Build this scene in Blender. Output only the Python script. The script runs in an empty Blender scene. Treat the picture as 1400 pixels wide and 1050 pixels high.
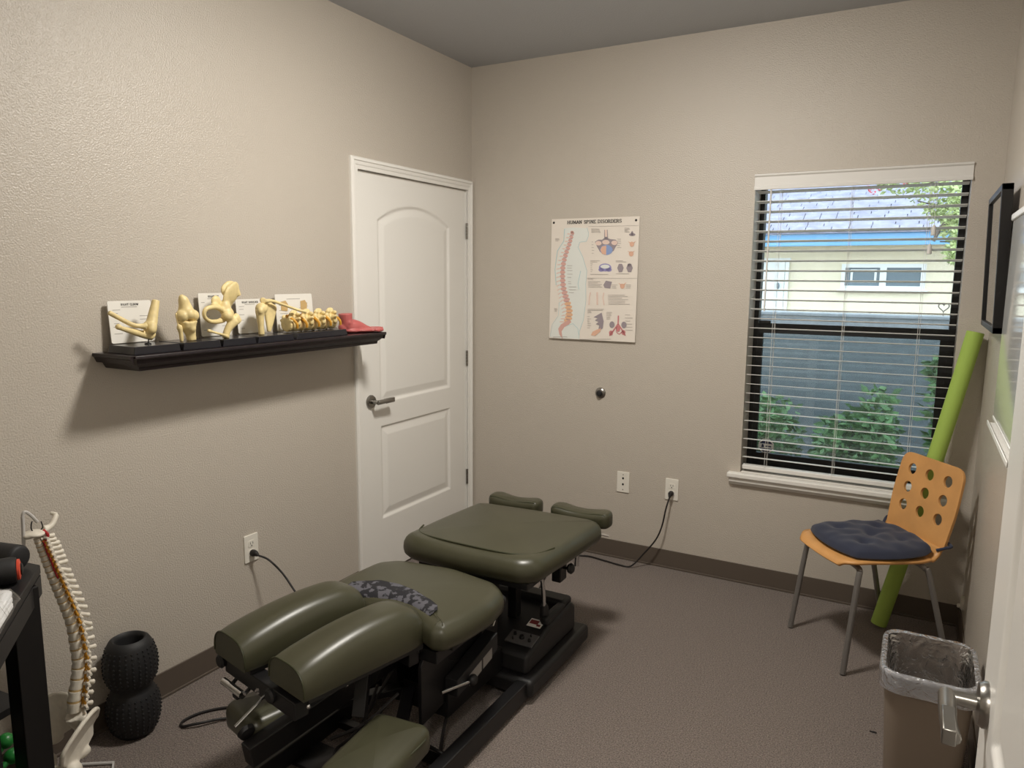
import bpy, bmesh, math, random
from mathutils import Matrix, Vector, Quaternion

# ------------------------------------------------------------------ camera
scene = bpy.context.scene
COL = scene.collection
cam_d = bpy.data.cameras.new('camera')
cam = bpy.data.objects.new('camera', cam_d)
COL.objects.link(cam)
cam_d.sensor_width = 36.0
cam_d.lens = 1001.6353 / 1400.0 * 36.0
cam_d.clip_start = 0.02
_yaw, _pit, _rol = 0.5068, -0.1457, 0.0077
_f = Vector((-math.sin(_yaw) * math.cos(_pit), math.cos(_yaw) * math.cos(_pit), math.sin(_pit)))
_r = Vector((math.cos(_yaw), math.sin(_yaw), 0.0))
_u = _r.cross(_f)
_r2 = _r * math.cos(_rol) + _u * math.sin(_rol)
_u2 = -_r * math.sin(_rol) + _u * math.cos(_rol)
cam.matrix_world = Matrix(((_r2.x, _u2.x, -_f.x, 2.3511), (_r2.y, _u2.y, -_f.y, -3.7299),
                           (_r2.z, _u2.z, -_f.z, 1.5578), (0, 0, 0, 1)))
scene.camera = cam

# ------------------------------------------------------------------ sky, exposure
LAMP = 168.0            # radiance of the ceiling lamp's glass
HALL_FILL = 95.0             # the same for the unseen fill light added in the hallway
SKY = 3.8              # overcast daylight
world = bpy.data.worlds.new('overcast_sky')
scene.world = world
world.use_nodes = True
bg = world.node_tree.nodes['Background']
bg.inputs[0].default_value = (0.86, 0.94, 1.0, 1)
bg.inputs[1].default_value = SKY
scene.view_settings.view_transform = 'Standard'
scene.view_settings.look = 'None'
scene.view_settings.exposure = 0.0
scene.view_settings.gamma = 1.0
scene.view_settings.use_curve_mapping = False
scene.cycles.use_denoising = True
scene.cycles.max_bounces = 10
scene.cycles.diffuse_bounces = 5
scene.cycles.glossy_bounces = 5
scene.cycles.transparent_max_bounces = 24
scene.cycles.sample_clamp_indirect = 6.0

W, H, YF = 2.611, 2.736, -3.40     # room width, height, inner face of the doorway wall
random.seed(7)
V = Vector

# ------------------------------------------------------------------ materials
def lin(c):
    return tuple(((x / 255.0) / 12.92 if x <= 10 else ((x / 255.0 + 0.055) / 1.055) ** 2.4) for x in c)

def mat(name, rgb, rough=0.5, metal=0.0, bump=None, vary=None, coat=0.0, spec=0.5, sheen=0.0, emit=None):
    """rgb in sRGB 0-255. bump=(scale, strength, distance). vary=(scale, amount, detail) speckles the colour."""
    m = bpy.data.materials.new(name)
    m.use_nodes = True
    nt = m.node_tree
    b = nt.nodes['Principled BSDF']
    col = lin(rgb)
    b.inputs['Base Color'].default_value = (*col, 1)
    b.inputs['Roughness'].default_value = rough
    b.inputs['Metallic'].default_value = metal
    b.inputs['Specular IOR Level'].default_value = spec
    b.inputs['Coat Weight'].default_value = coat
    b.inputs['Coat Roughness'].default_value = 0.15
    b.inputs['Sheen Weight'].default_value = sheen
    if emit:
        b.inputs['Emission Color'].default_value = (*lin(emit[0]), 1)
        b.inputs['Emission Strength'].default_value = emit[1]
    tc = None
    if bump or vary:
        tc = nt.nodes.new('ShaderNodeTexCoord')
    if vary:
        n = nt.nodes.new('ShaderNodeTexNoise')
        n.inputs['Scale'].default_value = vary[0]
        n.inputs['Detail'].default_value = vary[2] if len(vary) > 2 else 3
        nt.links.new(tc.outputs['Object'], n.inputs['Vector'])
        r = nt.nodes.new('ShaderNodeValToRGB')
        a = vary[1]
        r.color_ramp.elements[0].position = 0.3
        r.color_ramp.elements[1].position = 0.7
        r.color_ramp.elements[0].color = (*[max(0, x * (1 - a)) for x in col], 1)
        r.color_ramp.elements[1].color = (*[min(1, x * (1 + a)) for x in col], 1)
        nt.links.new(n.outputs['Fac'], r.inputs['Fac'])
        nt.links.new(r.outputs['Color'], b.inputs['Base Color'])
    if bump:
        n = nt.nodes.new('ShaderNodeTexNoise')
        n.inputs['Scale'].default_value = bump[0]
        n.inputs['Detail'].default_value = 2.5
        nt.links.new(tc.outputs['Object'], n.inputs['Vector'])
        k = nt.nodes.new('ShaderNodeBump')
        k.inputs['Strength'].default_value = bump[1]
        k.inputs['Distance'].default_value = bump[2]
        nt.links.new(n.outputs['Fac'], k.inputs['Height'])
        nt.links.new(k.outputs['Normal'], b.inputs['Normal'])
    return m

def clear_mat(name, tint, gloss, rough=0.02, body=0.0, body_rgb=(200, 200, 200), crinkle=None):
    """thin clear sheet: transparency + fresnel reflection + a little haze of its own"""
    m = bpy.data.materials.new(name)
    m.use_nodes = True
    nt = m.node_tree
    nt.nodes.remove(nt.nodes['Principled BSDF'])
    out = nt.nodes['Material Output']
    t = nt.nodes.new('ShaderNodeBsdfTransparent'); t.inputs[0].default_value = (*tint, 1)
    g = nt.nodes.new('ShaderNodeBsdfGlossy'); g.inputs['Roughness'].default_value = rough
    fr = nt.nodes.new('ShaderNodeFresnel'); fr.inputs['IOR'].default_value = 1.45
    mul = nt.nodes.new('ShaderNodeMath'); mul.operation = 'MULTIPLY'; mul.inputs[1].default_value = gloss
    mul.use_clamp = True
    nt.links.new(fr.outputs[0], mul.inputs[0])
    if crinkle:
        tc = nt.nodes.new('ShaderNodeTexCoord'); n = nt.nodes.new('ShaderNodeTexNoise')
        n.inputs['Scale'].default_value = crinkle[0]; n.inputs['Detail'].default_value = 3; n.inputs['Distortion'].default_value = 1.2
        k = nt.nodes.new('ShaderNodeBump'); k.inputs['Strength'].default_value = 1.0; k.inputs['Distance'].default_value = crinkle[1]
        nt.links.new(tc.outputs['Object'], n.inputs['Vector']); nt.links.new(n.outputs['Fac'], k.inputs['Height'])
        nt.links.new(k.outputs['Normal'], g.inputs['Normal']); nt.links.new(k.outputs['Normal'], fr.inputs['Normal'])
    first = t.outputs[0]
    if body > 0:
        d = nt.nodes.new('ShaderNodeBsdfDiffuse'); d.inputs[0].default_value = (*lin(body_rgb), 1)
        mb = nt.nodes.new('ShaderNodeMixShader'); mb.inputs[0].default_value = body
        nt.links.new(t.outputs[0], mb.inputs[1]); nt.links.new(d.outputs[0], mb.inputs[2])
        first = mb.outputs[0]
    mx = nt.nodes.new('ShaderNodeMixShader')
    nt.links.new(mul.outputs[0], mx.inputs[0]); nt.links.new(first, mx.inputs[1]); nt.links.new(g.outputs[0], mx.inputs[2])
    nt.links.new(mx.outputs[0], out.inputs[0])
    return m

M = {}
M['wall'] = mat('wall_paint', (193, 185, 174), 0.30, bump=(185, 0.6, 0.004), spec=0.5)
M['ceil'] = mat('ceiling_paint', (184, 187, 192), 0.7, bump=(110, 0.4, 0.004))
M['carpet'] = mat('carpet', (122, 111, 104), 0.95, bump=(190, 1.0, 0.010), vary=(210, 0.55, 2), spec=0.1, sheen=0.15)
M['base'] = mat('vinyl_base', (92, 82, 73), 0.5)
M['white'] = mat('white_trim', (236, 234, 229), 0.35, spec=0.45)
M['doorw'] = mat('door_paint', (236, 234, 229), 0.33, spec=0.45)
M['gloss'] = mat('gloss_board', (205, 206, 204), 0.06, spec=0.6)
M['black'] = mat('black_metal', (18, 17, 18), 0.42)
M['blackp'] = mat('black_plastic', (26, 25, 26), 0.5, bump=(600, 0.15, 0.001))
M['winblk'] = mat('window_black', (14, 14, 16), 0.5)
M['espresso'] = mat('espresso_wood', (32, 24, 27), 0.32, vary=(30, 0.2))
M['slab'] = mat('model_base', (40, 39, 44), 0.22)
M['chrome'] = mat('chrome', (205, 205, 205), 0.15, 1.0)
M['nickel'] = mat('satin_nickel', (150, 147, 142), 0.28, 1.0)
M['green'] = mat('olive_vinyl', (63, 62, 46), 0.34, bump=(900, 0.05, 0.001), vary=(6, 0.10), spec=0.5)
M['greenS'] = mat('olive_piping', (50, 52, 32), 0.45)
M['bone'] = mat('bone_plastic', (226, 206, 150), 0.45, vary=(40, 0.10))
M['bonew'] = mat('bone_white', (226, 219, 205), 0.45, vary=(60, 0.06))
M['card'] = mat('printed_card', (232, 230, 224), 0.5)
M['ink'] = mat('black_ink', (34, 32, 34), 0.6)
M['grey'] = mat('grey_ink', (150, 146, 142), 0.6)
M['foot'] = mat('pink_plastic', (186, 98, 96), 0.35)
M['nerve'] = mat('yellow_nerve', (206, 150, 50), 0.5)
M['red'] = mat('red_artery', (168, 34, 38), 0.5)
M['disc'] = mat('disc_tan', (198, 168, 116), 0.5)
M['plate'] = mat('ivory_plate', (232, 228, 218), 0.35)
M['dark'] = mat('dark_hole', (20, 18, 18), 0.7)
M['cord'] = mat('black_rubber', (22, 18, 17), 0.55)
M['ply'] = mat('birch_plywood', (206, 152, 92), 0.42, vary=(9, 0.10), spec=0.4)
M['steel'] = mat('grey_steel', (142, 139, 136), 0.38, 0.6)
M['navy'] = mat('navy_cotton', (52, 56, 72), 0.9, bump=(700, 0.3, 0.001), spec=0.15, sheen=0.2)
M['noodle'] = mat('green_foam', (160, 188, 86), 0.75, bump=(260, 0.25, 0.002))
M['noodle_in'] = mat('green_foam_core', (110, 146, 40), 0.85)
M['bin'] = mat('taupe_plastic', (140, 127, 114), 0.45)
M['film'] = clear_mat('clear_film', (0.93, 0.93, 0.94), 4.0, 0.12, 0.05, (232, 232, 236), (28, .012))
M['wrapfilm'] = clear_mat('towel_film', (0.97, 0.97, 0.97), 1.3, 0.15, 0.03, (240, 240, 240), (30, .004))
M['filmrim'] = clear_mat('gathered_film', (0.85, 0.86, 0.90), 5.0, 0.12, 0.34, (226, 230, 240), (40, .014))
M['glass'] = clear_mat('window_glass', (0.95, 0.98, 0.98), 1.6, 0.0)
M['screen'] = clear_mat('insect_screen', (0.74, 0.79, 0.80), 0.0, 0.3, 0.16, (140, 152, 158))
M['slat'] = mat('blind_slat', (226, 224, 220), 0.45)
M['paper'] = mat('poster_paper', (228, 220, 210), 0.4)
M['picglass'] = mat('picture_glass', (120, 124, 136), 0.04, spec=0.8)
M['rubber'] = mat('black_foam', (27, 27, 29), 0.6)
M['orange'] = mat('orange_ring', (214, 76, 52), 0.4)
M['wrap'] = mat('white_towel', (240, 240, 240), 0.6)
M['gtoy'] = mat('green_plastic', (38, 120, 52), 0.35)
M['lace'] = mat('lace_dark', (30, 29, 38), 0.85, vary=(85, 0.75, 1))

# ------------------------------------------------------------------ mesh builder
def frame_of(d):
    d = d.normalized()
    a = V((0, 0, 1)) if abs(d.z) < 0.9 else V((1, 0, 0))
    u = d.cross(a).normalized()
    return u, d.cross(u).normalized()

class MB:
    def __init__(s, mtx=None):
        s.v, s.f, s.m = [], [], mtx
    def add(s, vs, fs):
        o = len(s.v)
        s.v += [V(p) for p in vs]
        s.f += [tuple(i + o for i in q) for q in fs]
        return s
    def box(s, x0, x1, y0, y1, z0, z1):
        vs = [(x, y, z) for x in (x0, x1) for y in (y0, y1) for z in (z0, z1)]
        return s.add(vs, [(0, 1, 3, 2), (4, 6, 7, 5), (0, 4, 5, 1), (2, 3, 7, 6), (0, 2, 6, 4), (1, 5, 7, 3)])
    def obox(s, c, ax, ay, az, hx, hy, hz):
        c, ax, ay, az = V(c), V(ax).normalized(), V(ay).normalized(), V(az).normalized()
        vs = [c + ax * hx * i + ay * hy * j + az * hz * k for i in (-1, 1) for j in (-1, 1) for k in (-1, 1)]
        return s.add(vs, [(0, 1, 3, 2), (4, 6, 7, 5), (0, 4, 5, 1), (2, 3, 7, 6), (0, 2, 6, 4), (1, 5, 7, 3)])
    def bar(s, p0, p1, w, h, up=(0, 0, 1)):
        p0, p1 = V(p0), V(p1)
        d = (p1 - p0)
        side = d.cross(V(up)).normalized()
        u = side.cross(d).normalized()
        return s.obox((p0 + p1) / 2, d, side, u, d.length / 2, w / 2, h / 2)
    def tube(s, pts, r, n=10, caps=True, closed=False):
        pts = [V(p) for p in pts]
        k = len(pts)
        rs = r if isinstance(r, (list, tuple)) else [r] * k
        u = None
        rings = []
        for i, p in enumerate(pts):
            if closed:
                d = pts[(i + 1) % k] - pts[i - 1]
            else:
                d = pts[min(i + 1, k - 1)] - pts[max(i - 1, 0)]
            d.normalize()
            if u is None:
                u, _ = frame_of(d)
            u = (u - d * u.dot(d)).normalized()
            w = d.cross(u)
            rings.append([p + (u * math.cos(2 * math.pi * j / n) + w * math.sin(2 * math.pi * j / n)) * rs[i] for j in range(n)])
        vs = [q for g in rings for q in g]
        fs = []
        last = k if closed else k - 1
        for i in range(last):
            a, b = i * n, ((i + 1) % k) * n
            for j in range(n):
                fs.append((a + j, a + (j + 1) % n, b + (j + 1) % n, b + j))
        if caps and not closed:
            fs.append(tuple(range(n - 1, -1, -1)))
            fs.append(tuple(range((k - 1) * n, k * n)))
        return s.add(vs, fs)
    def cyl(s, p0, p1, r0, r1=None, n=20):
        return s.tube([p0, p1], [r0, r0 if r1 is None else r1], n)
    def lathe(s, prof, c=(0, 0, 0), axis=(0, 0, 1), n=28, cap0=True, cap1=True):
        axis = V(axis).normalized(); u, w = frame_of(axis); c = V(c)
        if axis.z > .99: u, w = V((1, 0, 0)), V((0, 1, 0))
        vs = [c + axis * z + (u * math.cos(2 * math.pi * j / n) + w * math.sin(2 * math.pi * j / n)) * r for r, z in prof for j in range(n)]
        fs = []
        for i in range(len(prof) - 1):
            for j in range(n):
                fs.append((i * n + j, i * n + (j + 1) % n, (i + 1) * n + (j + 1) % n, (i + 1) * n + j))
        if cap0: fs.append(tuple(range(n - 1, -1, -1)))
        if cap1: fs.append(tuple(range((len(prof) - 1) * n, len(prof) * n)))
        return s.add(vs, fs)
    def ell(s, c, r, rot=None, nu=16, nv=10):
        c = V(c); R = rot if rot else Matrix.Identity(3)
        vs = [c + R @ V((0, 0, r[2]))]
        for i in range(1, nv):
            t = math.pi * i / nv
            for j in range(nu):
                p = 2 * math.pi * j / nu
                vs.append(c + R @ V((r[0] * math.sin(t) * math.cos(p), r[1] * math.sin(t) * math.sin(p), r[2] * math.cos(t))))
        vs.append(c + R @ V((0, 0, -r[2])))
        fs = [(0, 1 + j, 1 + (j + 1) % nu) for j in range(nu)]
        for i in range(nv - 2):
            for j in range(nu):
                a = 1 + i * nu
                fs.append((a + j, a + nu + j, a + nu + (j + 1) % nu, a + (j + 1) % nu))
        e = len(vs) - 1; a = 1 + (nv - 2) * nu
        fs += [(a + j, e, a + (j + 1) % nu) for j in range(nu)]
        return s.add(vs, fs)
    def prism(s, poly, o, U, Vv, N, d):
        """polygon poly[(u,v)] at o + u*U + v*Vv, extruded by d along N"""
        o, U, Vv, N = V(o), V(U), V(Vv), V(N)
        k = len(poly)
        a = [o + U * p[0] + Vv * p[1] for p in poly]
        b = [p + N * d for p in a]
        fs = [tuple(range(k - 1, -1, -1)), tuple(range(k, 2 * k))]
        fs += [(i, (i + 1) % k, k + (i + 1) % k, k + i) for i in range(k)]
        return s.add(a + b, fs)
    def grid(s, fn, nu, nv, closed_u=False):
        vs = [V(fn(i / (nu if closed_u else nu - 1), j / (nv - 1))) for j in range(nv) for i in range(nu)]
        fs = []
        for j in range(nv - 1):
            for i in range(nu if closed_u else nu - 1):
                i2 = (i + 1) % nu
                fs.append((j * nu + i, j * nu + i2, (j + 1) * nu + i2, (j + 1) * nu + i))
        return s.add(vs, fs)
    def mesh(s, name):
        me = bpy.data.meshes.new(name)
        vs = [s.m @ p for p in s.v] if s.m else s.v
        me.from_pydata([tuple(p) for p in vs], [], s.f)
        bm = bmesh.new(); bm.from_mesh(me)
        bmesh.ops.recalc_face_normals(bm, faces=bm.faces)
        bm.to_mesh(me); bm.free()
        return me
    def build(s, name, m, parent=None, smooth=40, bevel=0.0, seg=2, solid=0.0, sub=0, label=None, kind=None):
        return link(name, s.mesh(name), m, parent, smooth, bevel, seg, solid, sub, label, kind)

def link(name, me, m, parent=None, smooth=40, bevel=0.0, seg=2, solid=0.0, sub=0, label=None, kind=None):
    o = bpy.data.objects.new(name, me)
    COL.objects.link(o)
    if m is not None and not me.materials:
        me.materials.append(M[m] if isinstance(m, str) else m)
    if smooth:
        me.polygons.foreach_set('use_smooth', [True] * len(me.polygons))
        if smooth < 180 and not sub:
            me.set_sharp_from_angle(angle=math.radians(smooth))
    if parent is not None:
        o.parent = parent
        if parent.type == 'EMPTY':
            o.matrix_parent_inverse = Matrix.Translation(-V(parent.location))
    if solid:
        k = o.modifiers.new('solid', 'SOLIDIFY'); k.thickness = solid; k.offset = -1
    if bevel:
        k = o.modifiers.new('bevel', 'BEVEL'); k.width = bevel; k.segments = seg
        k.limit_method = 'ANGLE'; k.angle_limit = math.radians(35)
    if sub:
        k = o.modifiers.new('subd', 'SUBSURF'); k.levels = sub; k.render_levels = sub
    if label: o['label'] = label
    if kind: o['kind'] = kind
    return o

def thing(name, label, cat, loc, group=None):
    o = bpy.data.objects.new(name, None)
    COL.objects.link(o)
    o.location = loc
    o.empty_display_size = 0.05
    o['label'] = label; o['category'] = cat
    if group: o['group'] = group
    return o

def tag(o, label, cat, group=None):
    o['label'] = label; o['category'] = cat
    if group: o['group'] = group
    return o

def struct(o, label=None, cat=None):
    o['kind'] = 'structure'
    if label: o['label'] = label
    if cat: o['category'] = cat
    return o

def struct_empty(name, label, cat, loc):
    return struct(thing(name, label, cat, loc))

def organic(mb, name, m, parent, voxel=0.003, smooth_it=4, factor=0.5):
    o = mb.build(name, m, parent, smooth=180)
    r = o.modifiers.new('remesh', 'REMESH'); r.mode = 'VOXEL'; r.voxel_size = voxel; r.use_smooth_shade = True
    k = o.modifiers.new('smooth', 'SMOOTH'); k.iterations = smooth_it; k.factor = factor
    return o

def spline(pts, n=8):
    """Catmull-Rom through pts"""
    pts = [V(p) for p in pts]
    P = [pts[0] * 2 - pts[1]] + pts + [pts[-1] * 2 - pts[-2]]
    out = []
    for i in range(1, len(P) - 2):
        for j in range(n):
            t = j / n
            a, b, c, d = P[i - 1], P[i], P[i + 1], P[i + 2]
            out.append(0.5 * ((2 * b) + (c - a) * t + (2 * a - 5 * b + 4 * c - d) * t * t + (-a + 3 * b - 3 * c + d) * t ** 3))
    out.append(pts[-1])
    return out

def rrect(x0, x1, y0, y1, r, n=6):
    out = []
    for cx, cy, a in ((x1 - r, y1 - r, 0), (x0 + r, y1 - r, 90), (x0 + r, y0 + r, 180), (x1 - r, y0 + r, 270)):
        for i in range(n + 1):
            t = math.radians(a + 90 * i / n)
            out.append((cx + r * math.cos(t), cy + r * math.sin(t)))
    return out

# ------------------------------------------------------------------ slab-serif stroke lettering (flat print)
def arc(cx, cy, rx, ry, a0, a1, n=10):
    return [(cx + rx * math.cos(math.radians(a0 + (a1 - a0) * i / n)), cy + ry * math.sin(math.radians(a0 + (a1 - a0) * i / n))) for i in range(n + 1)]
GL = {
 'A': (.8, [[(.05, 0), (.4, 1), (.75, 0)], [(.17, .36), (.63, .36)]]), 'B': (.72, [[(.12, 0), (.12, 1)], [(.12, 1)] + arc(.38, .76, .24, .24, 90, -90) + [(.12, .52)], [(.12, .52)] + arc(.4, .26, .26, .26, 90, -90) + [(.12, 0)]]),
 'D': (.8, [[(.12, 0), (.12, 1)], [(.12, 1)] + arc(.32, .5, .4, .5, 90, -90) + [(.12, 0)]]),
 'E': (.7, [[(.12, 0), (.12, 1)], [(.12, 1), (.62, 1), (.62, .82)], [(.12, .52), (.5, .52)], [(.12, 0), (.64, 0), (.64, .2)]]),
 'G': (.8, [arc(.42, .5, .36, .5, 50, 330) + [(.74, .42), (.46, .42)]]),
 'H': (.86, [[(.12, 0), (.12, 1)], [(.72, 0), (.72, 1)], [(.12, .5), (.72, .5)]]),
 'I': (.4, [[(.2, 0), (.2, 1)]]), 'L': (.66, [[(.12, 0), (.12, 1)], [(.12, 0), (.6, 0), (.6, .2)]]),
 'M': (1.0, [[(.12, 0), (.14, 1), (.5, .2), (.86, 1), (.88, 0)]]), 'N': (.86, [[(.12, 0), (.12, 1), (.72, 0), (.72, 1)]]),
 'O': (.84, [arc(.42, .5, .36, .5, 0, 360, 18)]), 'P': (.72, [[(.12, 0), (.12, 1)], [(.12, 1)] + arc(.36, .74, .26, .26, 90, -90) + [(.12, .48)]]),
 'R': (.8, [[(.12, 0), (.12, 1)], [(.12, 1)] + arc(.36, .75, .25, .25, 90, -90) + [(.12, .5)], [(.4, .5), (.7, 0)]]),
 'S': (.7, [arc(.35, .74, .26, .26, 20, 270, 12) + arc(.35, .25, .28, .25, 90, -160, 12)]),
 'T': (.74, [[(.37, 0), (.37, 1)], [(.04, .82), (.04, 1), (.7, 1), (.7, .82)]]),
 'U': (.82, [[(.12, 1), (.12, .35)] + arc(.41, .35, .29, .35, 180, 360) + [(.7, 1)]]),
 'W': (1.05, [[(.05, 1), (.28, 0), (.52, .8), (.77, 0), (1.0, 1)]]), ' ': (.42, [])}
def text_quads(txt, x, y, h, t=0.17, serif=0.3):
    """returns list of 2-D quads and the total width; h letter height, y baseline, x start"""
    q = []
    def seg(a, b, w):
        ax, ay = a; bx, by = b
        dx, dy = bx - ax, by - ay
        L = math.hypot(dx, dy) or 1e-6
        ex, ey = dx / L * w * .25, dy / L * w * .25
        nx, ny = -dy / L * w / 2, dx / L * w / 2
        q.append([(ax - ex + nx, ay - ey + ny), (ax - ex - nx, ay - ey - ny), (bx + ex - nx, by + ey - ny), (bx + ex + nx, by + ey + ny)])
    cx = 0
    for ch in txt:
        adv, st = GL.get(ch, GL[' '])
        for pl in st:
            for a, b in zip(pl, pl[1:]):
                vert = abs(b[1] - a[1]) > abs(b[0] - a[0])
                seg((a[0] + cx, a[1]), (b[0] + cx, b[1]), t if vert else t * .6)
            for e, o in ((pl[0], pl[1]), (pl[-1], pl[-2])):
                if e[1] in (0, 1) and abs(o[1] - e[1]) > .4 and serif:
                    yy = e[1] + (.04 if e[1] == 0 else -.04)
                    seg((e[0] + cx - serif / 2, yy), (e[0] + cx + serif / 2, yy), .1)
        cx += adv + .12
    return [[(x + px * h, y + py * h) for px, py in quad] for quad in q], cx * h
def text_width(txt, h):
    return sum(GL.get(c, GL[' '])[0] + .12 for c in txt) * h

# ================================================================== THE ROOM
T = 0.12
# floor (room + hallway), ceiling
struct(MB().box(-T, W + T, -5.2, T, -0.06, 0.0).build('floor', 'carpet', smooth=0), 'grey brown loop carpet over the whole floor', 'floor')
struct(MB().box(-T, W + T, -5.2, T, H, H + 0.1).build('ceiling', 'ceil', smooth=0), 'smooth grey beige ceiling above the room', 'ceiling')

DY0, DY1, DZ = -1.018, -0.036, 2.062      # rough opening of the closed door, left wall
wl = MB()
wl.box(-T, 0, -5.2, DY0, 0, H).box(-T, 0, DY1, T, 0, H).box(-T, 0, DY0, DY1, DZ, H)
struct(wl.build('wall_left', 'wall', smooth=0), 'beige textured wall carrying the black shelf and white door', 'wall')
WX0, WX1, WZ0, WZ1 = 1.610, 2.496, 0.585, 2.052
WT = .215
wb = MB()
wb.box(0, WX0, 0, WT, 0, H).box(WX1, W, 0, WT, 0, H).box(WX0, WX1, 0, WT, 0, WZ0).box(WX0, WX1, 0, WT, WZ1, H)
struct(wb.build('wall_back', 'wall', smooth=0), 'beige textured wall with the window and spine poster', 'wall')
struct(MB().box(W, W + T, -5.2, WT, 0, H).build('wall_right', 'wall', smooth=0), 'beige textured wall seen edge-on behind chair and bin', 'wall')
FX0, FX1, FZ = 1.50, 2.50, 2.06
wf = MB()
wf.box(0, FX0, YF - T, YF, 0, H).box(FX1, W, YF - T, YF, 0, H).box(FX0, FX1, YF - T, YF, FZ, H)
struct(wf.build('wall_front', 'wall', smooth=0), 'beige wall around the doorway the view comes through', 'wall')
struct(MB().box(-T, W + T, -5.32, -5.2, 0, H).build('wall_hall', 'wall', smooth=0), 'beige far wall of the hallway behind the doorway', 'wall')

# vinyl cove base
def baseboard(name, pts_boxes, label):
    mb = MB()
    for b in pts_boxes: mb.box(*b)
    struct(mb.build(name, 'base', smooth=0, bevel=0.002), label, 'baseboard')
bt, bh = 0.006, 0.10
baseboard('baseboard_left', [(0, bt, YF, -1.06, 0, bh), (0, bt + .006, YF, -1.06, 0, .010)], 'dark brown vinyl baseboard along the left wall')
baseboard('baseboard_back', [(0.0, W, -bt, 0, 0, bh), (0.0, W, -bt - .006, 0, 0, .010)], 'dark brown vinyl baseboard under the window')
baseboard('baseboard_right', [(W - bt, W, YF, -bt, 0, bh), (W - bt - .006, W, YF, -bt - .006, 0, .010)], 'dark brown vinyl baseboard along the right wall')

# ------------------------------------------------------------------ doors
def door_depth(y, z, DW, DH):
    """relief of a two panel door with an arched top panel; y from hinge edge, z up"""
    def shape(d):
        if d <= 0: return 0.0
        if d < .012: return -.009 * (d / .012)
        if d < .020: return -.009
        if d < .052: return -.009 + .007 * ((d - .020) / .032)
        return -.002
    a, b = .165, DW - .15
    best = 0.0
    # lower panel
    d = min(y - a, b - y, z - .295, .785 - z)
    best = min(best, shape(d))
    # upper panel, arched
    c, R = (a + b) / 2, None
    half, rise = (b - a) / 2, .085
    R = (half * half + rise * rise) / (2 * rise)
    top = 1.902 - R
    d = min(y - a, b - y, z - .905, R - math.hypot(y - c, z - top))
    best = min(best, shape(d))
    return best
def axis_vals(L, edges, fine=.004, coarse=.05):
    vals = {0.0, L}
    for e0, e1 in edges:
        k = int((e1 - e0) / fine) + 1
        for i in range(k + 1): vals.add(round(e0 + (e1 - e0) * i / k, 5))
    vals = sorted(vals); out = [vals[0]]
    for v in vals[1:]:
        g = v - out[-1]
        if g > coarse:
            k = int(g / coarse) + 1
            o = out[-1]
            for i in range(1, k): out.append(o + g * i / k)
        out.append(v)
    return out
DW, DH = .945, 2.035
def door_mesh():
    ys = axis_vals(DW, [(.155, .235), (DW - .22, DW - .14)], coarse=.02)
    zs = axis_vals(DH, [(.285, .36), (.72, .80), (.895, .97), (1.74, 1.91)])
    mb = MB()
    for sgn, w in ((1, 0.0), (-1, -.035)):
        o = len(mb.v)
        for z in zs:
            for y in ys:
                mb.v.append(V((sgn * door_depth(y, z, DW, DH) + w, -y, z)))
        n = len(ys)
        for j in range(len(zs) - 1):
            for i in range(n - 1):
                mb.f.append((o + j * n + i, o + j * n + i + 1, o + (j + 1) * n + i + 1, o + (j + 1) * n + i))
    mb.add([(x, y, z) for x in (0, -.035) for y in (0, -DW) for z in (0, DH)], [(0, 1, 5, 4), (2, 6, 7, 3), (1, 3, 7, 5), (0, 4, 6, 2)])
    return mb.mesh('door_panel_slab')
slab_mesh = door_mesh()
slab_mesh.materials.append(M['doorw'])

def lever(parent, c, n, along):
    """lever handle: c rose centre on the door face, n out of the door, along = lever direction"""
    c, n, along = V(c), V(n), V(along)
    MB().lathe([(.034, 0), (.034, .006), (.030, .012), (.016, .014)], c, n, 28).build('rose', 'nickel', parent)
    mb = MB()
    mb.tube([c + n * .01, c + n * .05], [.011, .010], 16)
    p = c + n * .052
    mb.tube(spline([p - along * .006, p + along * .03, p + along * .075, p + along * .118 - n * .004], 5), [.012] * 8 + [.0115] * 8, 12)
    mb.obox(p + along * .085, along, n, along.cross(n), .034, .009, .012)
    mb.build('lever', 'nickel', parent, bevel=.002)

d1 = struct_empty('door_1', 'closed white two panel door with arched upper panel', 'door', (-.012, -.0515, .012))
o = link('slab', slab_mesh, None, d1, smooth=30); o.matrix_parent_inverse = Matrix.Identity(4); o.location = (0, 0, 0)
lever(d1, (-.012, -.925, .935), (1, 0, 0), (0, 1, 0))
for z in (1.817, 1.072, .344):
    mb = MB()
    for k in range(5): mb.cyl((-.003, -.047, z - .045 + k * .0185), (-.003, -.047, z - .045 + k * .0185 + .017), .007, n=12)
    mb.build('hinge', 'nickel', d1)
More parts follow.
